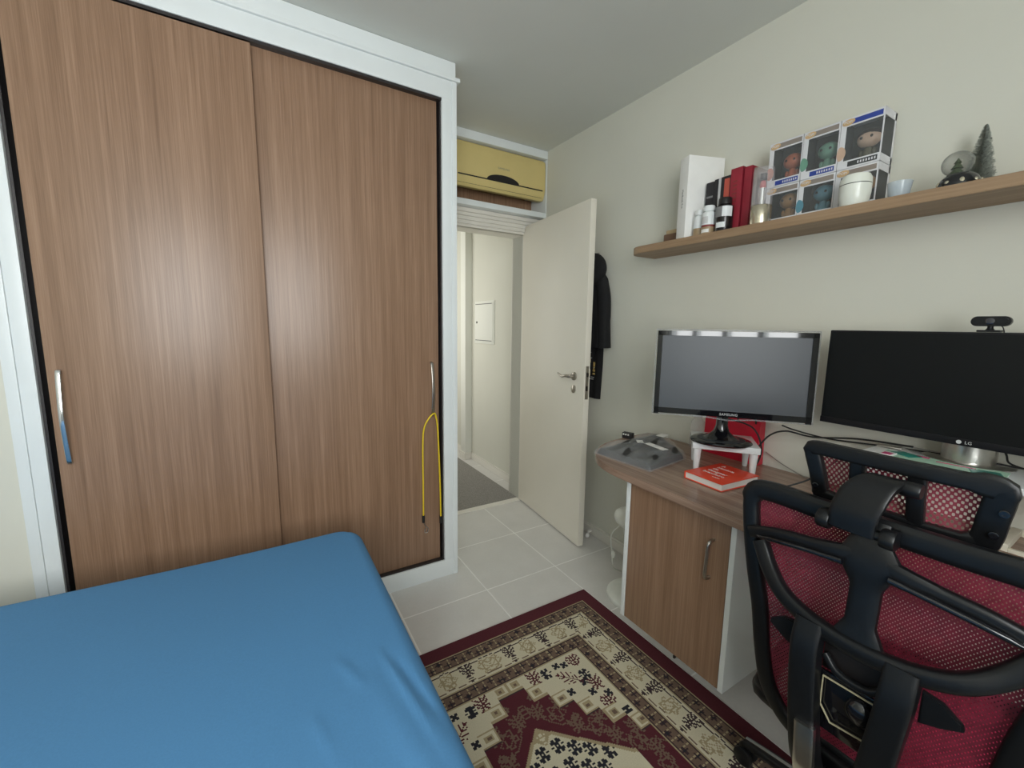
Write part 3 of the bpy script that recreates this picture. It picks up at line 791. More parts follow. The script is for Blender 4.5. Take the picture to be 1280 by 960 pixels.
for k in range(3):
    b = BM(); a = 2 * PI * k / 3
    R_ = Matrix.Rotation(a, 4, 'Y') @ Matrix.Rotation(0.4, 4, 'Z')
    sph(b, (0, 0, 0), (0.03, 0.003, 0.045), 16, 8); bmesh.ops.transform(b, matrix=Matrix.Translation((1.60, 1.375, 0.42)) @ Matrix.Rotation(a, 4, 'Y') @ Matrix.Translation((0, 0, 0.055)) @ Matrix.Rotation(0.4, 4, 'Z'), verts=b.verts)
    part(t, 'blade', b, 'plug', True)
b = BM(); sph(b, (1.553, 1.49, 0.19), (0.010, 0.012, 0.02)); tube(b, smooth_path([(1.57, 1.46, 0.37), (1.545, 1.50, 0.30), (1.548, 1.495, 0.20), (1.56, 1.49, 0.12), (1.70, 1.56, 0.01)], 6), 0.003, 6); part(t, 'power_cord', b, 'plug', True)

# ------------------------------------------------------------------ things on the desk
# wrapped garment
t = thing('wrapped_garment', 'dark folded garment in a clear plastic bag on the rounded desk end', 'garment', (1.58, 1.28, 0.8))
q4 = [Vector((1.312, 1.415, 0)), Vector((1.338, 1.105, 0)), Vector((1.622, 1.146, 0)), Vector((1.838, 1.48, 0))]
def quad_pad(bm, q, z0, h, seed, amp=0.006, n=34, inset=0.0, pw=0.22, jit=0.0):
    c_ = (q[0] + q[1] + q[2] + q[3]) / 4; q = [p + (c_ - p) * inset for p in q]
    rnd = random.Random(seed); ph = [rnd.uniform(0, 6) for _ in range(8)]
    T_, B_ = [], []
    for i in range(n + 1):
        rt, rb = [], []
        for j in range(n + 1):
            s, r = i / n, j / n
            p = (q[0] * (1 - s) + q[3] * s) * (1 - r) + (q[1] * (1 - s) + q[2] * s) * r
            e = (max(0, 16 * s * (1 - s) * r * (1 - r))) ** pw
            w = amp * (math.sin(s * 11 + ph[0] + 3 * r) * math.sin(r * 9 + ph[1]) + 0.7 * abs(math.sin(s * 7 - r * 13 + ph[2])) + 0.5 * math.sin(r * 25 + s * 14 + ph[3]))
            rt.append(bm.verts.new((p.x, p.y, z0 + (h + w + rnd.uniform(-jit, jit)) * e + 0.001))); rb.append(bm.verts.new((p.x, p.y, z0)))
        T_.append(rt); B_.append(rb)
    for i in range(n):
        for j in range(n):
            bm.faces.new((T_[i][j], T_[i + 1][j], T_[i + 1][j + 1], T_[i][j + 1])); bm.faces.new((B_[i][j], B_[i][j + 1], B_[i + 1][j + 1], B_[i + 1][j]))
    for k in range(n):
        bm.faces.new((T_[0][k], T_[0][k + 1], B_[0][k + 1], B_[0][k])); bm.faces.new((T_[n][k], B_[n][k], B_[n][k + 1], T_[n][k + 1]))
        bm.faces.new((T_[k][0], B_[k][0], B_[k + 1][0], T_[k + 1][0])); bm.faces.new((T_[k][n], T_[k + 1][n], B_[k + 1][n], B_[k][n]))
b = BM(); quad_pad(b, q4, 0.8012, 0.033, 4, 0.006, inset=0.07, pw=0.16); part(t, 'garment', b, 'shirt', True, 'dark grey folded cloth')
b = BM(); quad_pad(b, q4, 0.8006, 0.042, 11, 0.010, 60, 0.0, 0.18, 0.0022); part(t, 'plastic_bag', b, 'plastic', True, 'clear crinkled plastic')
b = BM(); 
b.free()
for (x, y, w, l, a) in ((1.53, 1.335, 0.05, 0.03, 0.9), (1.53, 1.24, 0.035, 0.12, -0.15), (1.72, 1.36, 0.06, 0.04, 0.2)):
    b = BM(); box(b, (x, y, 0.8475), (w, l, 0.0015), 0.0005, Matrix.Rotation(a, 4, 'Z'))  # thin white slabs imitate glare on the crinkled plastic
    part(t, 'glare_patch', b, 'paper', True, 'white patch standing in for glare on the plastic')
t = thing('black_tag', 'small black tag with white marks behind the plastic wrapped garment', 'tag', (1.66, 1.53, 0.80))
b = BM(); box(b, (1.66, 1.53, 0.8155), (0.03, 0.055, 0.030), 0.002, Matrix.Rotation(0.3, 4, 'Z')); part(t, 'card', b, 'bkblack', True)
b = BM()
b.free()
for k in range(3):
    b = BM(); box(b, (1.645 - k * 0.0035, 1.515 + k * 0.013, 0.8225), (0.002, 0.008, 0.008), 0.0005, Matrix.Rotation(0.3, 4, 'Z')); part(t, 'print', b, 'paper', True, 'white mark')
# clear bottle-like bag behind the stand
b = BM(); lathe(b, [(0.03, 0), (0.034, 0.01), (0.033, 0.09), (0.036, 0.10), (0.03, 0.13), (0.018, 0.15), (0.016, 0.17), (0, 0.172)], (1.815, 1.232, 0.8), 24)
for v in b.verts: v.co += Vector((random.uniform(-1, 1), random.uniform(-1, 1), random.uniform(-1, 1))) * 0.0025
single('clear_plastic_bag', b, 'clear', 'clear crumpled plastic wrapper standing left of the red gift bag', 'wrapper', (1.80, 1.215, 0.8), angle=20)

# white monitor stand
SC = Vector((1.638, 0.992, 0)); SA = -0.904
t = thing('monitor_stand', 'small white four-legged stand under the left monitor', 'stand', (SC.x, SC.y, 0.8), SA)
H_ = 0.128
b = BM(); box(b, (0, 0, H_ - 0.013), (0.242, 0.205, 0.026), 0.004); part(t, 'platform', b, 'whitegloss')
for sx in (-1, 1):
    for sy in (-1, 1):
        b = BM()
        lathe(b, [(0.0085, 0.0), (0.010, 0.004), (0.016, H_ - 0.027)], (sx * 0.101, sy * 0.084, 0), 20); part(t, 'leg', b, 'whitegloss')

# left monitor
MA_ = math.atan2(-0.400, 0.334)    # direction of the screen's width
u_ = Vector((math.cos(MA_), math.sin(MA_), 0)); n_ = Vector((-abs(math.sin(MA_)), -abs(math.cos(MA_)), 0))
MC = Vector((1.504, 0.903, 0.929))
t = thing('computer_monitor', 'glossy black bezel monitor with grey screen on the white stand', 'monitor', (MC.x, MC.y, 0.929), MA_)
# local: x along width, -y towards the camera
pz = 0.447 - 0.162; cz = 1.213 - 0.929; mw, mh = 0.536, 0.325
tilt = Matrix.Translation((0, 0, cz)) @ Matrix.Rotation(math.radians(-2.5), 4, 'X')
b = BM(); bx(b, -mw / 2 + 0.004, mw / 2 - 0.004, -0.012, 0.022, -mh / 2 + 0.004, mh / 2 - 0.004, 0.006); bx(b, -0.18, 0.18, 0.022, 0.045, -0.10, 0.10, 0.02)
bmesh.ops.transform(b, matrix=tilt, verts=b.verts); part(t, 'housing', b, 'blackgloss')
b = BM()
for (x0, x1, z0, z1) in ((-mw / 2 + 0.004, mw / 2 - 0.004, mh / 2 - 0.022, mh / 2 - 0.004), (-mw / 2 + 0.004, mw / 2 - 0.004, -mh / 2 + 0.004, -mh / 2 + 0.026), (-mw / 2 + 0.004, -mw / 2 + 0.022, -mh / 2, mh / 2 - 0.004), (mw / 2 - 0.022, mw / 2 - 0.004, -mh / 2, mh / 2 - 0.004)):
    bx(b, x0, x1, -0.018, -0.012, z0, z1)
bmesh.ops.transform(b, matrix=tilt, verts=b.verts); part(t, 'bezel', b, 'blackgloss')
b = BM(); ox = [(-mw / 2, -mh / 2), (mw / 2, -mh / 2), (mw / 2, mh / 2), (-mw / 2, mh / 2)]
band(b, [Vector((p[0], -0.013, p[1])) for p in ((-mw / 2, -mh / 2), (-0.08, -mh / 2), (0, -mh / 2 - 0.008), (0.08, -mh / 2), (mw / 2, -mh / 2), (mw / 2, mh / 2), (-mw / 2, mh / 2))], 0.006, 0.006, True, (0, 1, 0), 8)
bmesh.ops.transform(b, matrix=tilt, verts=b.verts); part(t, 'acrylic_edge', b, 'clearrim', label='clear acrylic rim')
b = BM(); bx(b, -mw / 2 + 0.021, mw / 2 - 0.021, -0.0135, -0.012, -mh / 2 + 0.025, mh / 2 - 0.021)
bmesh.ops.transform(b, matrix=tilt, verts=b.verts); part(t, 'screen', b, 'screenA', label='grey matte screen, switched off')
b = BM(); text_bm(b, 'SAMSUNG', 0.013, frame_m((0, -0.0185, -mh / 2 + 0.014), (1, 0, 0), (0, 0, 1)), 0.0005, 1.05)
bmesh.ops.transform(b, matrix=tilt, verts=b.verts); part(t, 'logo', b, 'ltgrey')
b = BM(); lathe(b, [(0.112, 0), (0.115, 0.005), (0.110, 0.011), (0.098, 0.014), (0, 0.015)], (0.0, 0.105, 0.0005), 48, None, 1.0, 0.86)
bs = part(t, 'base', b, 'blackgloss')
b = BM(); lathe(b, [(0.088, 0.0), (0.087, 0.0015), (0, 0.0015)], (0.0, 0.100, 0.0150), 48, None, 1.0, 0.84); part(bs, 'base_inlay', b, 'screenA', label='grey smoked centre of the base')
b = BM(); lathe(b, [(0.070, 0.015), (0.05, 0.025), (0.030, 0.045), (0.022, 0.07), (0.021, 0.14), (0, 0.14)], (0.0, 0.105, 0), 32, None, 1.0, 0.75); bmesh.ops.transform(b, matrix=Matrix.Identity(4), verts=b.verts)
bx(b, -0.03, 0.03, 0.04, 0.12, 0.125, 0.19, 0.01)
part(t, 'neck', b, 'blackgloss')

# red gift bag
t = thing('gift_bag', 'glossy red paper gift bag behind the white stand', 'bag', (1.832, 1.065, 0.8), 0.0)
b = BM()
pr = [(-0.026, -0.127), (0.026, -0.127), (0.026, 0.127), (-0.026, 0.127)]
vb_ = [b.verts.new((x, y, 0.0005)) for x, y in pr]; vt = [b.verts.new((x * 0.75, y * 1.0, 0.196)) for x, y in pr]
for k in range(4): b.faces.new((vb_[k], vb_[(k + 1) % 4], vt[(k + 1) % 4], vt[k]))
b.faces.new(vb_)
vi = [b.verts.new((x * 0.73, y * 0.985, 0.196)) for x, y in pr]; vj = [b.verts.new((x * 0.9, y * 0.985, 0.004)) for x, y in pr]
for k in range(4): b.faces.new((vt[k], vt[(k + 1) % 4], vi[(k + 1) % 4], vi[k])); b.faces.new((vi[k], vi[(k + 1) % 4], vj[(k + 1) % 4], vj[k]))
b.faces.new(vj)
part(t, 'bag_body', b, 'redbag')
b = BM(); tube(b, smooth_path([(-0.024, -0.03, 0.18), (-0.025, -0.035, 0.20), (-0.032, -0.07, 0.212), (-0.025, -0.105, 0.20), (-0.024, -0.11, 0.18)], 6), 0.003, 6); part(t, 'handle', b, 'rubber', label='black cord handle')

# red book
t = thing('red_book', 'closed red hardcover book with white lettering at the desk front', 'book', (1.508, 0.908, 0.8), math.radians(-4))
bw, bh, bt = 0.215, 0.163, 0.030   # x (towards the wall), y, z
b = BM(); bx(b, -bw / 2 + 0.004, bw / 2 - 0.004, -bh / 2 + 0.004, bh / 2 - 0.003, 0.004, bt - 0.003); part(t, 'pages', b, 'paper', label='white page edges')
b = BM(); bx(b, -bw / 2, bw / 2, -bh / 2, bh / 2, 0.001, 0.004, 0.001); bx(b, -bw / 2, bw / 2, -bh / 2, bh / 2, bt - 0.003, bt, 0.001); bx(b, -bw / 2, bw / 2, bh / 2 - 0.003, bh / 2 + 0.001, 0.001, bt, 0.001); part(t, 'cover', b, 'redcover')
b = BM()
for k, (s_, sz) in enumerate((('A', 0.024), ('história', 0.024), ('do', 0.024), ('designer', 0.024), ('brasileiro', 0.024), ('edição', 0.012))):
    x = bw / 2 - 0.032 - k * 0.028; text_bm(b, s_, sz, frame_m((x, bh / 2 - 0.030 - (0.06 if k == 5 else 0), bt + 0.0002), (0, -1, 0), (1, 0, 0)), 0.0004, 1.0, 'LEFT')
part(t, 'title', b, 'paper', label='white lettering')

# riser at the back with papers
RT = 1.0
t = thing('monitor_riser', 'low white shelf on the desk carrying the wide monitor', 'shelf', (1.72, 0.2, 0.8))
b = BM(); bx(b, 1.60, 1.860, -0.52, 0.535, RT - 0.018, RT, 0.001); part(t, 'top_board', b, 'whitegloss', True)
for y in (0.517, -0.52):
    b = BM(); bx(b, 1.62, 1.858, y, y + 0.018, 0.8, RT - 0.018, 0.001); part(t, 'side_panel', b, 'whitegloss', True)
def sheet(bm, x, y, w, l, a, z, h=0.0012):
    box(bm, (x, y, z), (w, l, h), 0.0002, Matrix.Rotation(a, 4, 'Z'))
t = thing('leaflet', 'mint and dark green printed leaflet in front of the silver monitor stand', 'leaflet', (1.68, 0.36, RT))
b = BM(); sheet(b, 1.68, 0.36, 0.115, 0.26, 0.04, RT + 0.0012, 0.0022); part(t, 'sheet', b, 'mint', True)
for (a_, m_, lb_) in (((1.675, 0.265, 0.06, 0.06, 0.3), 'greenp', 'dark green printed shape'), ((1.71, 0.44, 0.045, 0.06, -0.5), 'greenp', 'dark green printed shape'), ((1.72, 0.405, 0.014, 0.03, 0.0), 'pink', 'pink printed strip'), ((1.70, 0.33, 0.005, 0.08, 0.1), 'pink', 'pink printed strip')):
    b = BM(); sheet(b, *a_, RT + 0.0030); part(t, 'print', b, m_, True, lb_)
t = thing('paper_sheet', 'white sheet of paper lying at the left end of the white shelf', 'paper', (1.70, 0.50, RT))
b = BM(); sheet(b, 1.69, 0.505, 0.12, 0.055, -0.1, RT + 0.0008); part(t, 'sheet', b, 'paper', True)
t = thing('pink_label_card', 'small pink and white card beside the printed leaflet', 'card', (1.69, 0.468, RT))
b = BM(); box(b, (1.66, 0.470, RT + 0.0045), (0.05, 0.03, 0.005), 0.001); part(t, 'card', b, 'paper', True)
b = BM(); box(b, (1.655, 0.470, RT + 0.0075), (0.03, 0.022, 0.001)); part(t, 'print', b, 'pink', True, 'pink stripe')
b = BM(); box(b, (1.77, 0.50, RT + 0.004), (0.03, 0.06, 0.006), 0.002, Matrix.Rotation(0.2, 4, 'Z')); single('grey_clip', b, 'steel', 'small grey metal piece lying behind the white paper', 'clip', (1.77, 0.5, RT))

# wide monitor
t = thing('wide_monitor', 'wide matte black monitor with a silver stand, right of the desk', 'monitor', (1.73, 0.33, RT), 0.0)
y0, y1, z0, z1 = -0.02, 0.679, 1.062, 1.383
b = BM(); bx(b, 1.702, 1.725, y0, y1, z0, z1, 0.004); bx(b, 1.725, 1.745, y0 + 0.15, y1 - 0.15, z0 + 0.05, z1 - 0.06, 0.012); part(t, 'housing', b, 'monB', True)
b = BM(); bx(b, 1.7005, 1.7025, y0 + 0.006, y1 - 0.006, z0 + 0.020, z1 - 0.006); part(t, 'screen', b, 'screenB', True, 'black screen, switched off')
b = BM(); bx(b, 1.6995, 1.7025, y0, y1, z0, z0 + 0.020, 0.001); part(t, 'lower_bezel', b, 'monB', True)
b = BM(); text_bm(b, 'LG', 0.012, frame_m((1.6985, 0.312, z0 + 0.010), (0, -1, 0), (0, 0, 1)), 0.0005)
lathe(b, [(0.0055, 0), (0.0055, 0.0012), (0, 0.0012)], (1.6995, 0.331, z0 + 0.010), 16, Matrix.Rotation(-PI / 2, 4, 'Y')); part(t, 'logo', b, 'ltgrey', True)
b = BM()
arcp = [(1.795 + -0.062 * math.cos(a), 0.325 + 0.058 * math.sin(a)) for a in [(-PI * 0.62) + (PI * 1.24) * k / 24 for k in range(25)]]
arci = [(1.795 + (p[0] - 1.795) * 0.93, 0.325 + (p[1] - 0.325) * 0.93) for p in reversed(arcp)]
prism(b, arcp + arci, RT + 0.006, 1.12, 'z'); st = part(t, 'stand_column', b, 'alu', True, 'curved silver stand')
b = BM(); lathe(b, [(0.075, 0), (0.076, 0.003), (0.070, 0.006), (0, 0.006)], (1.785, 0.325, RT + 0.0005), 32, None, 0.9, 1.3); part(t, 'stand_foot', b, 'alu', True, 'silver foot')
# webcam
t = thing('webcam', 'small black webcam clipped on top of the wide monitor', 'webcam', (1.71, 0.309, 1.383))
b = BM(); bd = [(0.309 + (0.0265 * (1 if math.cos(a) > 0 else -1) if abs(math.cos(a)) > 1e-3 else 0) * 0.9 + 0.0135 * math.cos(a), 1.4125 + 0.0135 * math.sin(a)) for a in [2 * PI * (k + 0.5) / 28 for k in range(28)]]
prism(b, bd, 1.695, 1.722, 'x', 0.004); part(t, 'body', b, 'black', True)
b = BM(); lathe(b, [(0.009, 0), (0.009, 0.003), (0.006, 0.004), (0, 0.0035)], (1.6955, 0.309, 1.4125), 20, Matrix.Rotation(-PI / 2, 4, 'Y')); part(t, 'lens', b, 'lens', True)
b = BM(); lathe(b, [(0.010, 0), (0.006, 0.006), (0.006, 0.012), (0, 0.012)], (1.708, 0.309, 1.388), 14); bx(b, 1.694, 1.728, 0.288, 0.332, 1.3835, 1.389, 0.002); part(t, 'clip', b, 'black', True)
b = BM(); tube(b, smooth_path([(1.72, 0.292, 1.402), (1.728, 0.288, 1.392), (1.735, 0.286, 1.37), (1.752, 0.286, 1.3)], 5), 0.0014, 6); part(t, 'cable', b, 'rubber', True)
# cables
b = BM(); tube(b, smooth_path([(1.63, 1.03, 1.02), (1.685, 0.93, 1.0), (1.71, 0.895, 0.965), (1.715, 0.875, 0.90), (1.70, 0.88, 0.845), (1.685, 0.895, 0.83), (1.70, 0.90, 0.87), (1.73, 0.865, 0.955), (1.77, 0.82, 0.985), (1.81, 0.74, 0.975), (1.815, 0.60, 1.0), (1.80, 0.45, RT + 0.012)], 8), 0.0032, 8)
single('monitor_cable', b, 'rubber', 'black cable looping from the left monitor down beside the white stand', 'cable', (1.70, 0.9, 0.83))
b = BM(); tube(b, smooth_path([(1.70, 0.80, 1.02), (1.80, 0.80, 0.99), (1.835, 0.70, 0.975), (1.84, 0.56, 0.985), (1.795, 0.40, RT + 0.006), (1.79, 0.2, RT + 0.012)], 8), 0.0028, 8)
single('wall_cable', b, 'rubber', 'black cable running along the wall behind the headrest', 'cable', (1.82, 0.7, 0.98))
b = BM(); tube(b, smooth_path([(1.85, 0.925, 0.86), (1.845, 0.86, 0.83), (1.83, 0.78, 0.81), (1.80, 0.70, 0.804), (1.72, 0.60, 0.804)], 8), 0.0018, 6)
single('grey_cable', b, 'steel', 'thin pale grey cable along the back of the desk', 'cable', (1.83, 0.8, 0.81))
b = BM(); tube(b, smooth_path([(1.72, 0.62, 0.93), (1.68, 0.68, 0.85), (1.62, 0.74, 0.805), (1.60, 0.70, 0.8035), (1.57, 0.62, 0.8035), (1.60, 0.5, 0.8035)], 8), 0.003, 8)
single('desk_cable', b, 'rubber', 'black cable dropping onto the desk left of the headrest', 'cable', (1.62, 0.7, 0.804))
b = BM(); tube(b, smooth_path([(1.75, 0.262, 1.09), (1.80, 0.254, 1.04), (1.81, 0.24, 1.012), (1.80, 0.16, 1.006), (1.80, 0.0, 1.004)], 8), 0.0026, 8)
single('power_cable', b, 'rubber', 'black cable hanging from the wide monitor right of its stand', 'cable', (1.8, 0.2, 1.0))
# cream tray
t = thing('desk_tray', 'shallow cream tray on the desk right of the headrest', 'tray', (1.77, 0.05, 0.8))
b = BM()
bx(b, 1.685, 1.855, 0.206, 0.226, 0.8005, 0.822, 0.002); bx(b, 1.685, 1.697, -0.12, 0.206, 0.8005, 0.812, 0.002); bx(b, 1.843, 1.855, -0.12, 0.206, 0.8005, 0.822, 0.002); bx(b, 1.685, 1.855, -0.14, -0.12, 0.8005, 0.822, 0.002)
part(t, 'rim', b, 'cream', True)
b = BM(); bx(b, 1.697, 1.843, -0.12, 0.206, 0.8005, 0.804); part(t, 'bottom', b, 'wooddesk', True)

# ------------------------------------------------------------------ wall shelf
SX0, SZ0, SZ1 = 1.658, 1.749, 1.783
b = BM()
cor = [(SX0 + 0.07 - 0.07 * math.sin(a), 1.60 - 0.085 + 0.085 * math.cos(a)) for a in [PI / 2 * k / 8 for k in range(9)]]
prism(b, [(1.8645, 1.60)] + cor + [(SX0, -0.7), (1.8645, -0.7)], SZ0, SZ1, 'z', 0.002)
single('wall_shelf', b, 'woodshelf', 'long floating brown wood wall shelf with a rounded left end', 'shelf', (1.76, 0.45, SZ0))
Z0 = SZ1 + 0.0004
# things on it, left to right
t = thing('leather_case', 'small brown case with tan top at the shelf left end', 'case', (1.79, 1.43, Z0))
b = BM(); bx(b, 1.765, 1.825, 1.385, 1.468, Z0, Z0 + 0.058, 0.008); part(t, 'case_body', b, 'brownlth', True)
b = BM(); bx(b, 1.775, 1.83, 1.375, 1.462, Z0 + 0.058, Z0 + 0.078, 0.006); part(t, 'case_lid', b, 'tanlth', True)
b = BM(); bx(b, 1.785, 1.80, 1.385, 1.395, Z0 + 0.078, Z0 + 0.092, 0.003); part(t, 'clasp', b, 'acdark', True)
t = thing('white_box', 'tall slim white laptop box standing on the left of the shelf', 'box', (1.765, 1.275, Z0), -0.36)
b = BM(); bx(b, -0.088, 0.088, -0.033, 0.033, 0, 0.352, 0.002); part(t, 'carton', b, 'paper')
b = BM(); text_bm(b, 'MacBook Pro', 0.0145, frame_m((-0.0886, 0.0, 0.175), (0, 0, -1), (0, -1, 0)), 0.0003); part(t, 'lettering', b, 'label', label='grey lettering down the spine')
def bottle(name, label, x, y, r, h, body, cap, bands, capr=0.8):
    t = thing(name, label, 'bottle', (x, y, Z0))
    b = BM(); lathe(b, [(r * 0.95, 0), (r, 0.003), (r, h * 0.70), (r * 0.93, h * 0.76), (r * 0.65, h * 0.80), (r * 0.65, h * 0.83)], (0, 0, 0), 28); part(t, 'body', b, body)
    b = BM(); lathe(b, [(r * capr, h * 0.815), (r * capr, h * 0.97), (r * capr * 0.9, h), (0, h)], (0, 0, 0), 28); part(t, 'cap', b, cap)
    for (z0_, z1_, m_, lb, a0, a1) in bands:
        b = BM(); n = 20; rr = r + 0.0008
        vs = [[b.verts.new(((rr + q) * math.cos(a0 + (a1 - a0) * k / n), (rr + q) * math.sin(a0 + (a1 - a0) * k / n), z)) for k in range(n + 1)] for (q, z) in ((0, h * z0_), (0, h * z1_), (-0.0006, h * z1_), (-0.0006, h * z0_))]
        for i in range(4):
            for k in range(n): b.faces.new((vs[i][k], vs[i][k + 1], vs[(i + 1) % 4][k + 1], vs[(i + 1) % 4][k]))
        part(t, 'label_band', b, m_, label=lb)
    return t
C0 = PI  # towards -X
bottle('pill_bottle', 'white capped pill bottle with maroon label stripe, in front', 1.69, 1.172, 0.027, 0.116, 'pillw', 'pillw', [(0.0, 0.24, 'amber', 'tan label', C0 - 1.9, C0 + 1.9), (0.24, 0.31, 'maroonl', 'maroon stripe', C0 - 1.9, C0 + 1.9), (0.36, 0.60, 'ltgrey', 'printed lines', C0 - 1.0, C0 + 0.5), (0.04, 0.16, 'paper', 'white patch', C0 - 0.6, C0 + 0.7)], 0.85)
bottle('pill_bottle', 'plain white pill bottle half hidden behind the maroon-striped one', 1.708, 1.226, 0.026, 0.112, 'pillw', 'pillw', [(0.0, 0.3, 'amber', 'tan label', C0 - 1.9, C0 + 1.9)], 0.85)
bottle('dark_bottle', 'black bottle with grey and white label left of red books', 1.700, 1.108, 0.034, 0.135, 'dkamber', 'acdark', [(0.42, 0.72, 'label', 'dark grey printed label', C0 - 1.5, C0 + 0.3), (0.42, 0.72, 'pillw', 'white label end', C0 + 0.3, C0 + 1.5), (0.1, 0.26, 'pillw', 'small white label', C0 - 0.4, C0 + 0.7)], 0.75)
def book(name, label, y0_, y1_, h, x0_, d, mat, pm='paper', tilt=0.0, deco=None):
    t = thing(name, label, 'book', ((x0_ + d / 2), (y0_ + y1_) / 2, Z0)); w = abs(y1_ - y0_)
    b = BM(); bx(b, -d / 2, d / 2, -w / 2, -w / 2 + 0.002, 0, h); bx(b, -d / 2, d / 2, w / 2 - 0.002, w / 2, 0, h); bx(b, -d / 2 - 0.001, -d / 2 + 0.003, -w / 2, w / 2, 0, h, 0.001); part(t, 'cover', b, mat)
    b = BM(); bx(b, -d / 2 + 0.003, d / 2 - 0.003, -w / 2 + 0.002, w / 2 - 0.002, 0.002, h - 0.003); part(t, 'pages', b, pm)
    if deco:
        b = BM()
        for (y, z, ww, hh) in deco[1]: box(b, (-d / 2 - 0.0013, y, z), (0.0008, ww, hh))
        part(t, 'spine_print', b, deco[0])
    return t
book('black_book', 'black book with faint grey spine title next to the white box', 1.192, 1.230, 0.232, 1.742, 0.045, 'bkblack', deco=('label', [(0, 0.17, 0.03, 0.008)]))
book('black_book', 'thin black book with no title between black and silver-spined ones', 1.173, 1.190, 0.236, 1.74, 0.115, 'bkblack')
book('silver_book', 'thin book with a silver white spine among the black ones', 1.158, 1.1715, 0.238, 1.74, 0.115, 'ltgrey')
book('coral_book', 'black-backed book with an orange red spine left of the dark red ones', 1.113, 1.156, 0.236, 1.735, 0.12, 'bkblack', deco=('bkred', [(-0.006, 0.125, 0.024, 0.20)]))
book('dark_red_book', 'thick dark red book with embossed spine lettering', 1.058, 1.108, 0.252, 1.725, 0.13, 'dkred', 'dkred', deco=('maroonl', [(0.004, 0.20 - k * 0.016, 0.018, 0.007) for k in range(9)]))
book('dark_red_book', 'thinner dark red book at the right end of the row', 1.022, 1.054, 0.246, 1.73, 0.125, 'dkred', 'dkred')
book('taupe_book', 'thin taupe book beside the clear lipstick tube', 1.006, 1.020, 0.236, 1.74, 0.115, 'bkbrown')
# clear tube with lipstick
t = thing('lipstick_tube', 'clear tube on a champagne metal base holding a pink lipstick', 'tube', (1.700, 0.958, Z0))
b = BM(); lathe(b, [(0.036, 0), (0.037, 0.003), (0.037, 0.066), (0.034, 0.070), (0, 0.070)], (0, 0, 0), 36); part(t, 'base', b, 'goldcap')
b = BM(); lathe(b, [(0.036, 0.071), (0.036, 0.200), (0.034, 0.206), (0, 0.206)], (0, 0, 0), 36); part(t, 'clear_cover', b, 'clear')
b = BM(); lathe(b, [(0.013, 0.0705), (0.013, 0.135), (0.0, 0.135)], (0, 0, 0), 24); part(t, 'inner_tube', b, 'chrome')
b = BM(); lathe(b, [(0.0105, 0.1355), (0.0105, 0.150), (0.008, 0.162), (0, 0.165)], (0, 0, 0), 20); part(t, 'lipstick', b, 'rose')
b = BM(); lathe(b, [(0.0125, 0.166), (0.0125, 0.188), (0, 0.189)], (0, 0, 0), 20); part(t, 'cap', b, 'acdark', label='dark cap')
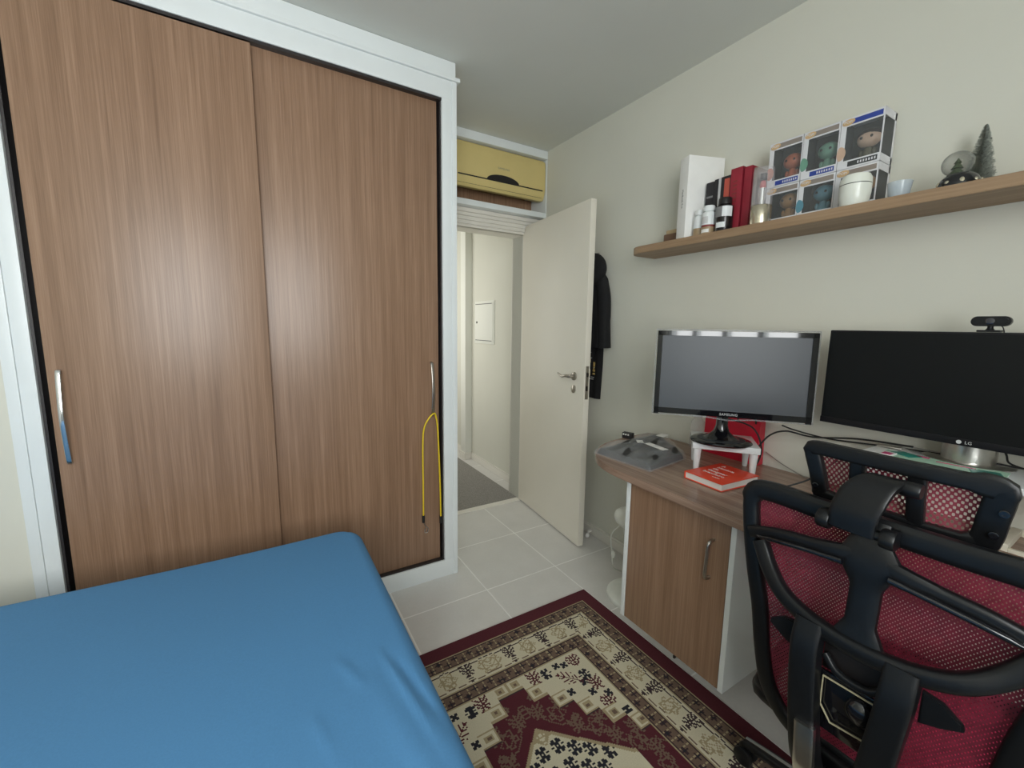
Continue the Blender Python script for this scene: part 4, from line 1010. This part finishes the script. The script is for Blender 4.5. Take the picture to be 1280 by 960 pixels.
# collectible figure boxes
def fig(bm_l, kind, x, y, z, s=1.0):
    head, body_ = BM(), BM()
    sph(head, (x, y, z + 0.066 * s), (0.026 * s, 0.034 * s, 0.028 * s))
    lathe(body_, [(0.010, 0), (0.019, 0.005), (0.016, 0.02), (0.010, 0.038), (0, 0.04)], (x, y, z), 20)
    for sy in (-1, 1): sph(body_, (x - 0.004, y + sy * 0.018, z + 0.022), (0.006, 0.007, 0.012), 10, 8)
    return head, body_
def fbox(label, y0_, y1_, z0_, h, fx, fmat, hair=None, banner='banner', top='bannergrey', sticker=True, stm=None):
    t = thing('figure_box', label, 'box', ((fx + 1.845) / 2, (y0_ + y1_) / 2, z0_), 0, 'window boxes with vinyl figures on the shelf')
    yl, yr = max(y0_, y1_), min(y0_, y1_); e = 0.0006; yl -= e; yr += e; xb = 1.845; z1_ = z0_ + h - 0.0006; w = yl - yr
    b = BM()
    bx(b, fx, fx + 0.0015, yr, yl, z1_ - 0.027, z1_)                 # top band
    bx(b, fx, fx + 0.0015, yr, yl, z0_, z0_ + 0.026)                 # bottom band
    bx(b, fx, fx + 0.0015, yl - 0.016, yl, z0_ + 0.026, z1_ - 0.027)
    bx(b, fx, fx + 0.0015, yr, yr + 0.004, z0_ + 0.026, z1_ - 0.027)
    bx(b, fx, xb, yl - 0.0012, yl, z0_, z1_); bx(b, xb - 0.0015, xb, yr, yl, z0_, z1_)
    bx(b, fx, xb, yr, yl, z1_ - 0.0012, z1_); bx(b, fx, xb, yr, yl, z0_, z0_ + 0.0012)
    bx(b, fx, xb, yr, yr + 0.0012, z0_, z0_ + 0.024); bx(b, fx, xb, yr, yr + 0.0012, z1_ - 0.024, z1_); bx(b, xb - 0.012, xb, yr, yr + 0.0012, z0_, z1_)
    part(t, 'carton', b, 'boxwhite', True)
    b = BM(); bx(b, xb - 0.004, xb - 0.0016, yr + 0.002, yl - 0.002, z0_ + 0.002, z1_ - 0.002); bx(b, fx + 0.003, xb - 0.005, yl - 0.003, yl - 0.0014, z0_ + 0.002, z1_ - 0.002); part(t, 'backdrop', b, 'boxdark', True)
    b = BM(); bx(b, fx + 0.002, fx + 0.0026, yr + 0.003, yl - 0.015, z0_ + 0.024, z1_ - 0.025); bx(b, fx + 0.003, xb - 0.012, yr + 0.0002, yr + 0.0009, z0_ + 0.024, z1_ - 0.024); part(t, 'window', b, 'window', True, 'clear plastic window')
    b = BM(); bx(b, fx - 0.0007, fx - 0.0001, yr + 0.006, yl - 0.010, z1_ - 0.022, z1_ - 0.006); part(t, 'top_banner', b, top, True)
    b = BM(); bx(b, fx - 0.0007, fx - 0.0001, yr + 0.008, yl - 0.030, z0_ + 0.005, z0_ + 0.021); part(t, 'name_banner', b, banner, True)
    b = BM(); sph(b, (fx - 0.0012, yl - 0.021, z1_ - 0.014), (0.0012, 0.018, 0.010), 20, 8, Matrix.Rotation(-0.15, 4, 'X')); lg = part(t, 'logo', b, 'tan', True, 'tan oval logo')
    b = BM(); text_bm(b, 'POP!', 0.012, frame_m((fx - 0.0028, yl - 0.021, z1_ - 0.014), (0, -1, -0.12), (0, -0.12, 1)), 0.0003); part(lg, 'lettering', b, 'boxwhite', True)
    b = BM()
    for k in range(7): bx(b, fx - 0.0011, fx - 0.0007, yr + 0.012 + k * 0.0075, yr + 0.016 + k * 0.0075, z0_ + 0.009, z0_ + 0.0165)
    part(t, 'banner_marks', b, 'boxwhite', True)
    yc = (yr + yl) / 2 - 0.008
    hd, bd_ = fig(None, None, fx + 0.045, yc, z0_ + 0.0262, 1.0)
    f = part(t, 'figure_body', bd_, fmat, True, 'vinyl figure body'); 
    part(t, 'figure_head', hd, stm or fmat, True, 'rounded vinyl figure head')
    for sy in (-1, 1):
        b = BM(); sph(b, (fx + 0.0205, yc + sy * 0.014, z0_ + 0.0925), (0.0025, 0.0042, 0.0048), 12, 8); part(t, 'eye', b, 'acdark', True, 'black dot eye')
    if hair:
        b = BM(); sph(b, (fx + 0.051, yc, z0_ + 0.1035), (0.029, 0.037, 0.021)); part(t, 'figure_hair', b, hair, True)
    if sticker:
        b = BM(); n = 18; pts = [(yl - 0.004 + 0.017 * math.cos(a) * (1 if math.cos(a) < 0 else 0.5), z0_ + 0.052 + 0.023 * math.sin(a)) for a in [2 * PI * k / n for k in range(n)]]
        prism(b, pts, fx - 0.0010, fx - 0.0002, 'x'); part(t, 'corner_print', b, stm or fmat, True, 'coloured cut-out print on the carton corner')
    return t
BXF = 1.752
c0, c1, c2, c3 = 0.972, 0.853, 0.738, 0.618
fbox('window box with brown figure, bottom row beside the lipstick tube', c0, c1, Z0, 0.144, BXF, 'brownf')
fbox('window box with pale blue figure, middle of the bottom row', c1, c2, Z0, 0.144, BXF, 'teal')
fbox('window box mostly hidden behind the ivory pot, bottom row', c2, c3, Z0, 0.144, BXF, 'brownf', sticker=False)
fbox('window box with orange figure, leftmost of the top row', c0, c1, Z0 + 0.1445, 0.163, BXF, 'orange')
fbox('window box with green figure, middle of the top row', c1, c2, Z0 + 0.1445, 0.163, BXF, 'green')
fbox('window box with dark haired figure, rightmost of the top row', c2, c3, Z0 + 0.1445, 0.163, BXF, 'olive', 'hairf', 'boxdark', 'banner', True, 'skin')
# ivory pot
t = thing('ivory_pot', 'rounded ivory white lidded pot in front of the window boxes', 'pot', (1.702, 0.657, Z0))
b = BM(); lathe(b, [(0.034, 0), (0.038, 0.004), (0.0425, 0.04), (0.0430, 0.066), (0, 0.066)], (0, 0, 0), 40); part(t, 'body', b, 'pot')
b = BM(); lathe(b, [(0.0425, 0.0665), (0.0425, 0.068), (0, 0.068)], (0, 0, 0), 40); part(t, 'seam', b, 'acdark', label='thin dark ring')
b = BM(); lathe(b, [(0.0430, 0.0685), (0.042, 0.085), (0.036, 0.097), (0.022, 0.102), (0, 0.103)], (0, 0, 0), 40); part(t, 'lid', b, 'pot')
# small frosted glass
b = BM(); lathe(b, [(0.0, 0.0), (0.022, 0), (0.024, 0.003), (0.0305, 0.050), (0.029, 0.050), (0.0215, 0.005), (0.0, 0.005)], (1.715, 0.547, Z0), 30)
single('candle_glass', b, 'frost', 'small frosted pale blue glass right of the window boxes', 'glass', (1.715, 0.547, Z0))
# snow globe
t = thing('snow_globe', 'snow globe on a black decorated base near the shelf right end', 'snow globe', (1.722, 0.418, Z0))
b = BM(); lathe(b, [(0.046, 0), (0.047, 0.005), (0.040, 0.026), (0.031, 0.036), (0.024, 0.040), (0, 0.040)], (0, 0, 0), 36); part(t, 'base', b, 'blackgloss')
b = BM()
for k in range(9):
    a = 2 * PI * k / 9; sph(b, (0.042 * math.cos(a), 0.042 * math.sin(a), 0.013), (0.004, 0.006, 0.006 + 0.003 * (k % 2)), 8, 6)
part(t, 'base_relief', b, 'goldcap', label='pale relief decoration')
b = BM(); sph(b, (0, 0.008, 0.069), (0.034, 0.034, 0.033), 32, 20); part(t, 'glass_globe', b, 'globe')
b = BM(); lathe(b, [(0.018, 0.0), (0.006, 0.015), (0.013, 0.015), (0.004, 0.030), (0.008, 0.030), (0, 0.044)], (0, 0.008, 0.041), 14); part(t, 'inner_tree', b, 'pine', label='small green tree inside')
# bottle-brush tree
t = thing('miniature_tree', 'small grey green bristle tree behind the snow globe', 'tree', (1.80, 0.398, Z0))
b = BM(); lathe(b, [(0.016, 0), (0.016, 0.012), (0.003, 0.014), (0.0018, 0.18), (0, 0.18)], (0, 0, 0), 14); part(t, 'trunk', b, 'brownlth')
b = BM(); rnd = random.Random(5)
for k in range(2600):
    f = k / 2600; z = 0.016 + 0.164 * f; r = 0.033 * (1 - f) ** 0.8 + 0.003; a = rnd.uniform(0, 2 * PI); r *= rnd.uniform(0.75, 1.1)
    d = Vector((math.cos(a), math.sin(a), 0.25)); s_ = Vector((-math.sin(a), math.cos(a), 0)) * 0.0006
    p0 = Vector((0, 0, z)); p1 = p0 + d * r
    v = [b.verts.new(p0 - s_), b.verts.new(p0 + s_), b.verts.new(p1 + s_ * 0.5), b.verts.new(p1 - s_ * 0.5 + Vector((0, 0, 0.001)))]
    b.faces.new(v)
part(t, 'bristles', b, 'tree', angle=5)

# ------------------------------------------------------------------ office chair
CY = 0.277
t = thing('office_chair', 'black and crimson mesh office chair with headrest, seen from behind', 'office chair', (1.27, CY, 0))
def mir(pts): return [(p[0], 2 * CY - p[1], p[2]) for p in reversed(pts)]
# back frame (rim)
RX = 1.0
rimL = [(RX, CY + 0.205, 1.010), (RX, CY + 0.240, 0.994), (RX, CY + 0.240, 0.930), (RX, CY + 0.222, 0.82), (RX + 0.005, CY + 0.203, 0.72), (RX + 0.01, CY + 0.190, 0.62), (RX + 0.015, CY + 0.170, 0.53), (RX + 0.02, CY + 0.125, 0.472), (RX + 0.02, CY + 0.06, 0.455)]
rim = [(RX, CY, 1.008)] + [(RX, CY + 0.1, 1.008)] + rimL + [(RX + 0.02, CY, 0.452)] + mir(rimL) + [(RX, CY - 0.1, 1.008)]
rp = smooth_path(rim, 5, True)
b = BM()
w_ = [0.046 if p.z > 0.98 else 0.036 for p in rp]
band(b, rp, w_, 0.026, True); bf = part(t, 'back_frame', b, 'black', True)
# back mesh
b = BM()
poly = [(p.y, p.z) for p in rp]
def halfw(z):
    ks = [(0.450, 0.0), (0.455, 0.06), (0.472, 0.125), (0.53, 0.17), (0.62, 0.19), (0.72, 0.203), (0.82, 0.222), (0.93, 0.240), (1.01, 0.24)]
    for (a, c_) in zip(ks, ks[1:]):
        if a[0] <= z <= c_[0]: return a[1] + (c_[1] - a[1]) * (z - a[0]) / (c_[0] - a[0])
    return 0.24
rows = []
NZ, NY = 40, 30
for j in range(NZ + 1):
    z = 0.457 + (1.0 - 0.457) * j / NZ; hw = halfw(z); row = []
    for i in range(NY + 1):
        s = -1 + 2 * i / NY; x = RX + 0.008 + (0.02 * max(0, (0.6 - z) / 0.15) if z < 0.6 else 0) + 0.018 * (1 - s * s) * math.sin(PI * j / NZ)
        row.append(b.verts.new((x, CY + s * hw, z)))
    rows.append(row)
for j in range(NZ):
    for i in range(NY): b.faces.new((rows[j][i], rows[j][i + 1], rows[j + 1][i + 1], rows[j + 1][i]))
part(t, 'back_mesh', b, 'redmesh', True, 'crimson woven mesh', angle=80)
# back brace: spine, arms and smile-shaped member
SXx = 0.957
b = BM()
sp_ = smooth_path([(0.985, CY + 0.004, 1.02), (0.965, CY + 0.003, 0.99), (SXx, CY, 0.95), (SXx, CY - 0.002, 0.90), (SXx - 0.004, CY - 0.002, 0.84), (SXx - 0.010, CY - 0.002, 0.785)], 6)
ws = [0.05 + 0.055 * max(0, 1 - abs(p.z - 0.955) / 0.05) + (0.05 * max(0, (0.83 - p.z) / 0.05) if p.z < 0.83 else 0) for p in sp_]
band(b, sp_, ws, 0.022)
for sg in (1, -1):
    pth = smooth_path([(SXx + 0.002, CY + sg * 0.0, 0.955), (SXx + 0.000, CY + sg * 0.05, 0.948), (SXx + 0.006, CY + sg * 0.10, 0.941), (SXx + 0.014, CY + sg * 0.16, 0.930), (SXx + 0.028, CY + sg * 0.215, 0.910), (SXx + 0.032, CY + sg * 0.232, 0.903)], 6)
    ws = [0.05 - 0.022 * min(1, i / 12) for i in range(len(pth))]
    band(b, pth, ws, 0.020)
part(t, 'upper_brace', b, 'black', True)
for sg in (1, -1):
    b = BM(); pth = smooth_path([(SXx - 0.014, CY + sg * 0.035, 0.940), (SXx - 0.012, CY + sg * 0.09, 0.934), (SXx - 0.004, CY + sg * 0.15, 0.923), (SXx + 0.012, CY + sg * 0.205, 0.908)], 6)
    band(b, pth, [0.012] * 3 + [0.010] * (len(pth) - 6) + [0.007] * 3, 0.012); part(t, 'brace_rib', b, 'blackgloss', True, 'glossier raised rib')
b = BM()
sm = smooth_path([(RX - 0.012, CY + 0.208, 0.89), (RX - 0.026, CY + 0.178, 0.845), (SXx, CY + 0.140, 0.812), (SXx - 0.010, CY + 0.095, 0.794), (SXx - 0.016, CY + 0.05, 0.786), (SXx - 0.018, CY, 0.783), (SXx - 0.016, CY - 0.05, 0.786), (SXx - 0.010, CY - 0.095, 0.794), (SXx, CY - 0.140, 0.812), (RX - 0.026, CY - 0.178, 0.845), (RX - 0.012, CY - 0.208, 0.89)], 6)
band(b, sm, 0.034, 0.026); part(t, 'lower_brace', b, 'black', True)
# columns
for sg in (1, -1):
    b = BM(); pth = smooth_path([(0.945, CY + sg * 0.072, 0.792), (0.932, CY + sg * 0.072, 0.74), (0.926, CY + sg * 0.066, 0.66), (0.924, CY + sg * 0.058, 0.58), (0.932, CY + sg * 0.050, 0.50), (0.97, CY + sg * 0.045, 0.44), (1.05, CY + sg * 0.045, 0.41)], 6)
    band(b, pth, 0.050, 0.036, p=0.3); part(t, 'back_column', b, 'black', True)
    b = BM(); prism(b, [(CY + sg * 0.098, 0.768), (CY + sg * 0.125, 0.764), (CY + sg * 0.150, 0.745), (CY + sg * 0.152, 0.735), (CY + sg * 0.125, 0.718), (CY + sg * 0.098, 0.706)], 0.945, 0.957, 'x', 0.003); part(t, 'lumbar_fin', b, 'black', True)
# lumbar unit
lum = BM(); bx(lum, 0.945, 0.952, CY - 0.052, CY + 0.052, 0.575, 0.70, 0.003); lu = part(t, 'lumbar_plate', lum, 'blackgloss', True)
b = BM(); fr = [(0.940, CY + 0.040, 0.692), (0.940, CY - 0.050, 0.694), (0.940, CY - 0.050, 0.612), (0.940, CY + 0.020, 0.602), (0.940, CY + 0.040, 0.630)]
band(b, [Vector(p) for p in fr], 0.003, 0.004, True, n=8); part(lu, 'gold_frame', b, 'acgrey', True, 'thin worn gold outline')
b = BM(); sph(b, (0.938, CY - 0.022, 0.662), (0.014, 0.022, 0.025)); part(lu, 'tension_knob', b, 'blackgloss', True)
b = BM(); lp_ = smooth_path([(0.948, CY + 0.045, 0.735), (0.944, CY + 0.02, 0.712), (0.944, CY - 0.02, 0.708), (0.946, CY - 0.045, 0.722), (0.95, CY - 0.052, 0.755)], 6)
band(b, lp_, 0.014, 0.014); part(t, 'lumbar_loop', b, 'black', True)
b = BM(); bx(b, 0.955, 0.965, CY - 0.05, CY + 0.05, 0.70, 0.785, 0.003); part(t, 'lumbar_housing', b, 'acdark', True)
# grey support bar
b = BM(); band(b, smooth_path([(0.905, CY + 0.048, 0.592), (0.900, CY + 0.043, 0.545), (0.902, CY + 0.040, 0.49), (0.93, CY + 0.04, 0.43), (1.0, CY + 0.04, 0.395), (1.2, CY + 0.03, 0.39)], 5), 0.036, 0.016, p=0.4)
part(t, 'support_bar', b, 'alu', True, 'grey metal support bar')
# headrest
HX = 1.045
def hp(y, z): return (HX + (0.012 * ((y - CY) / 0.16) ** 2) - (z - 1.08) * 0.15, y, z)
hl = [(CY + 0.163, 1.134), (CY + 0.163, 1.11), (CY + 0.150, 1.07), (CY + 0.142, 1.03), (CY + 0.138, 1.018)]
HL = [(CY + 0.145, 1.124), (CY + 0.148, 1.113), (CY + 0.137, 1.070), (CY + 0.130, 1.035), (CY + 0.122, 1.018)]
HR = [(CY - 0.12, 1.02), (CY - 0.123, 1.036), (CY - 0.127, 1.070), (CY - 0.132, 1.108), (CY - 0.130, 1.124)]
loop = [hp(CY, 1.126), hp(CY + 0.08, 1.126)] + [hp(y, z) for y, z in HL] + [hp(CY + 0.06, 1.014), hp(CY, 1.012), hp(CY - 0.08, 1.012), hp(CY - 0.114, 1.015)] + [hp(y, z) for y, z in HR[1:]] + [hp(CY - 0.08, 1.126)]
lp2 = smooth_path(loop, 4, True)
b = BM(); band(b, lp2, [0.030 if p.y > CY - 0.10 else 0.040 for p in lp2], 0.020, True, p=0.35)
hf = part(t, 'headrest_frame', b, 'black', True)
for s_ in (CY + 0.062, CY - 0.030):
    b = BM(); band(b, [Vector(hp(s_, 1.122)), Vector(hp(s_, 1.07)), Vector(hp(s_ - 0.002, 1.015))], 0.027, 0.016, p=0.35)
    part(hf, 'headrest_divider', b, 'black', True)
b = BM()
for (y, z) in ((CY - 0.140, 1.085), (CY - 0.132, 1.042), (CY + 0.134, 1.04)):
    q = hp(y, z); lathe(b, [(0.0065, 0), (0.0065, 0.004), (0.004, 0.0045), (0, 0.003)], (q[0] - 0.012, y, z), 16, Matrix.Rotation(-PI / 2, 4, 'Y'))
part(hf, 'screw_cap', b, 'blackgloss', True)
b = BM(); rows = []
for j in range(13):
    z = 1.014 + (1.128 - 1.014) * j / 12; hw = 0.122 + 0.028 * j / 12
    rows.append([b.verts.new(Vector(hp(CY - hw + 2 * hw * i / 24, z)) + Vector((0.004 + 0.012 * math.sin(PI * j / 12), 0, 0))) for i in range(25)])
for j in range(12):
    for i in range(24): b.faces.new((rows[j][i], rows[j][i + 1], rows[j + 1][i + 1], rows[j + 1][i]))
part(t, 'headrest_mesh', b, 'headmesh', True, 'dark red open mesh', angle=80)
# headrest bracket: curved arm with hinge cheeks
b = BM()
arm = smooth_path([(1.026, CY - 0.004, 1.094), (1.004, CY + 0.000, 1.101), (0.982, CY + 0.012, 1.092), (0.966, CY + 0.024, 1.068), (0.958, CY + 0.032, 1.035), (0.960, CY + 0.034, 1.000)], 6)
band(b, arm, 0.016, [0.045 + 0.03 * min(1, i / 18) for i in range(len(arm))], axis=(0, 1, 0), p=0.35)
br_ = part(t, 'headrest_bracket', b, 'black', True)
b = BM(); lathe(b, [(0.013, -0.015), (0.0145, -0.013), (0.0145, 0.013), (0.013, 0.015)], (1.004, CY - 0.032, 1.096), 18, Matrix.Rotation(PI / 2, 4, 'X')); part(br_, 'upper_pivot', b, 'black', True)
for y in (CY + 0.080, CY - 0.022):
    b = BM(); lathe(b, [(0.017, -0.011), (0.019, -0.008), (0.019, 0.008), (0.017, 0.011)], (0.966, y, 1.004), 22, Matrix.Rotation(PI / 2, 4, 'X')); bx(b, 0.964, 0.995, y - 0.010, y + 0.010, 0.985, 1.02, 0.004); part(br_, 'hinge_cheek', b, 'black', True)
b = BM(); tube(b, [(0.966, CY + 0.075, 1.004), (0.966, CY - 0.02, 1.004)], 0.011, 14); part(br_, 'hinge_pin', b, 'black', True)
# seat
b = BM(); sp2 = smooth_path([(1.05, CY - 0.16, 0.47), (1.05, CY + 0.16, 0.47), (1.10, CY + 0.215, 0.47), (1.30, CY + 0.24, 0.472), (1.47, CY + 0.225, 0.468), (1.54, CY + 0.16, 0.455), (1.555, CY, 0.45), (1.54, CY - 0.16, 0.455), (1.47, CY - 0.225, 0.468), (1.30, CY - 0.24, 0.472), (1.10, CY - 0.215, 0.47)], 5, True)
band(b, sp2, 0.045, 0.035, True, (0, 0, 1)); part(t, 'seat_frame', b, 'black', True)
b = BM(); vs = sph(b, (1.30, CY, 0.468), (0.245, 0.225, 0.028), 32, 14); part(t, 'seat_pad', b, 'seatmesh', True, 'bright crimson mesh seat')
b = BM(); bx(b, 1.12, 1.42, CY - 0.10, CY + 0.10, 0.385, 0.43, 0.01); part(t, 'seat_mechanism', b, 'black', True)
b = BM(); lathe(b, [(0.035, 0.09), (0.035, 0.14), (0.026, 0.15), (0.026, 0.26), (0.016, 0.262), (0.016, 0.39)], (1.27, CY, 0), 24); part(t, 'gas_lift', b, 'black', True)
for k in range(5):
    a = PI / 2 + 0.03 + k * 2 * PI / 5; d = Vector((math.cos(a), math.sin(a), 0)); c_ = Vector((1.27, CY, 0))
    b = BM(); pth = [c_ + d * 0.03 + Vector((0, 0, 0.118)), c_ + d * 0.15 + Vector((0, 0, 0.108)), c_ + d * 0.26 + Vector((0, 0, 0.092)), c_ + d * 0.325 + Vector((0, 0, 0.080))]
    band(b, smooth_path(pth, 4), [0.05 - 0.0015 * i for i in range(13)], 0.026, axis=(0, 0, 1)); lg = part(t, 'leg', b, 'black', True)
    b = BM(); pth2 = [p + Vector((0, 0, 0.0145)) for p in pth]; band(b, smooth_path(pth2, 4), 0.012, 0.004, axis=(0, 0, 1)); part(lg, 'leg_trim', b, 'chrome', True, 'chrome strip')
    cc = c_ + d * 0.322; nn = Vector((-d.y, d.x, 0))
    b = BM()
    for s_ in (-1, 1):
        R_ = Matrix((d, Vector((0, 0, 1)), nn)).transposed().to_4x4()
        lathe(b, [(0.024, -0.008), (0.028, -0.005), (0.028, 0.005), (0.024, 0.008)], cc + nn * 0.017 * s_ + Vector((0, 0, 0.0405)), 22, R_)
    lathe(b, [(0.006, 0.03), (0.006, 0.085)], cc, 10); bx(b, cc.x - 0.008, cc.x + 0.008, cc.y - 0.008, cc.y + 0.008, 0.03, 0.06, 0.003)
    part(t, 'castor', b, 'black', True)

# ------------------------------------------------------------------ world, lights, camera
w = bpy.data.worlds.new('sky'); S.world = w; w.use_nodes = True
nt = w.node_tree; bg = nt.nodes['Background']; bg.inputs[0].default_value = (0.86, 0.93, 1.0, 1); bg.inputs[1].default_value = 1.5

def area(name, loc, rot, sx, sy, power, color=(1, 1, 1)):
    l = bpy.data.lights.new(name, 'AREA'); l.shape = 'RECTANGLE'; l.size = sx; l.size_y = sy; l.energy = power; l.color = color
    o = bpy.data.objects.new(name, l); COL.objects.link(o); o.location = loc; o.rotation_euler = rot; return o
area('window_daylight', ((WX0 + WX1) / 2, YB - 0.16, (WZ0 + WZ1) / 2), (math.radians(90), 0, 0), WX1 - WX0, WZ1 - WZ0, 74, (0.98, 1.0, 0.99))
area('hall_fill', (0.75, 4.2, 1.5), (math.radians(90), 0, math.radians(-90)), 1.2, 1.6, 13, (1.0, 0.99, 0.95))  # area light added to brighten the hall, its source out of view

cam = bpy.data.cameras.new('camera'); co = bpy.data.objects.new('camera', cam); COL.objects.link(co)
cam.sensor_width = 36; cam.lens = 524.904 * 36 / 1280; cam.clip_start = 0.02
y_, p_, r_ = math.radians(31.4005), math.radians(-7.8561), math.radians(0.87916)
fwd = Vector((math.cos(p_) * math.sin(y_), math.cos(p_) * math.cos(y_), math.sin(p_)))
right = Vector((math.cos(y_), -math.sin(y_), 0)); up = right.cross(fwd)
r2 = right * math.cos(r_) + up * math.sin(r_); u2 = -right * math.sin(r_) + up * math.cos(r_)
mw_ = Matrix((r2, u2, -fwd)).transposed().to_4x4(); mw_.translation = (0, 0, 1.38)
co.matrix_world = mw_; S.camera = co
S.view_settings.view_transform = 'Standard'; S.view_settings.look = 'None'
S.view_settings.gamma = 1.0; S.view_settings.use_curve_mapping = False
S.view_settings.exposure = 0.06
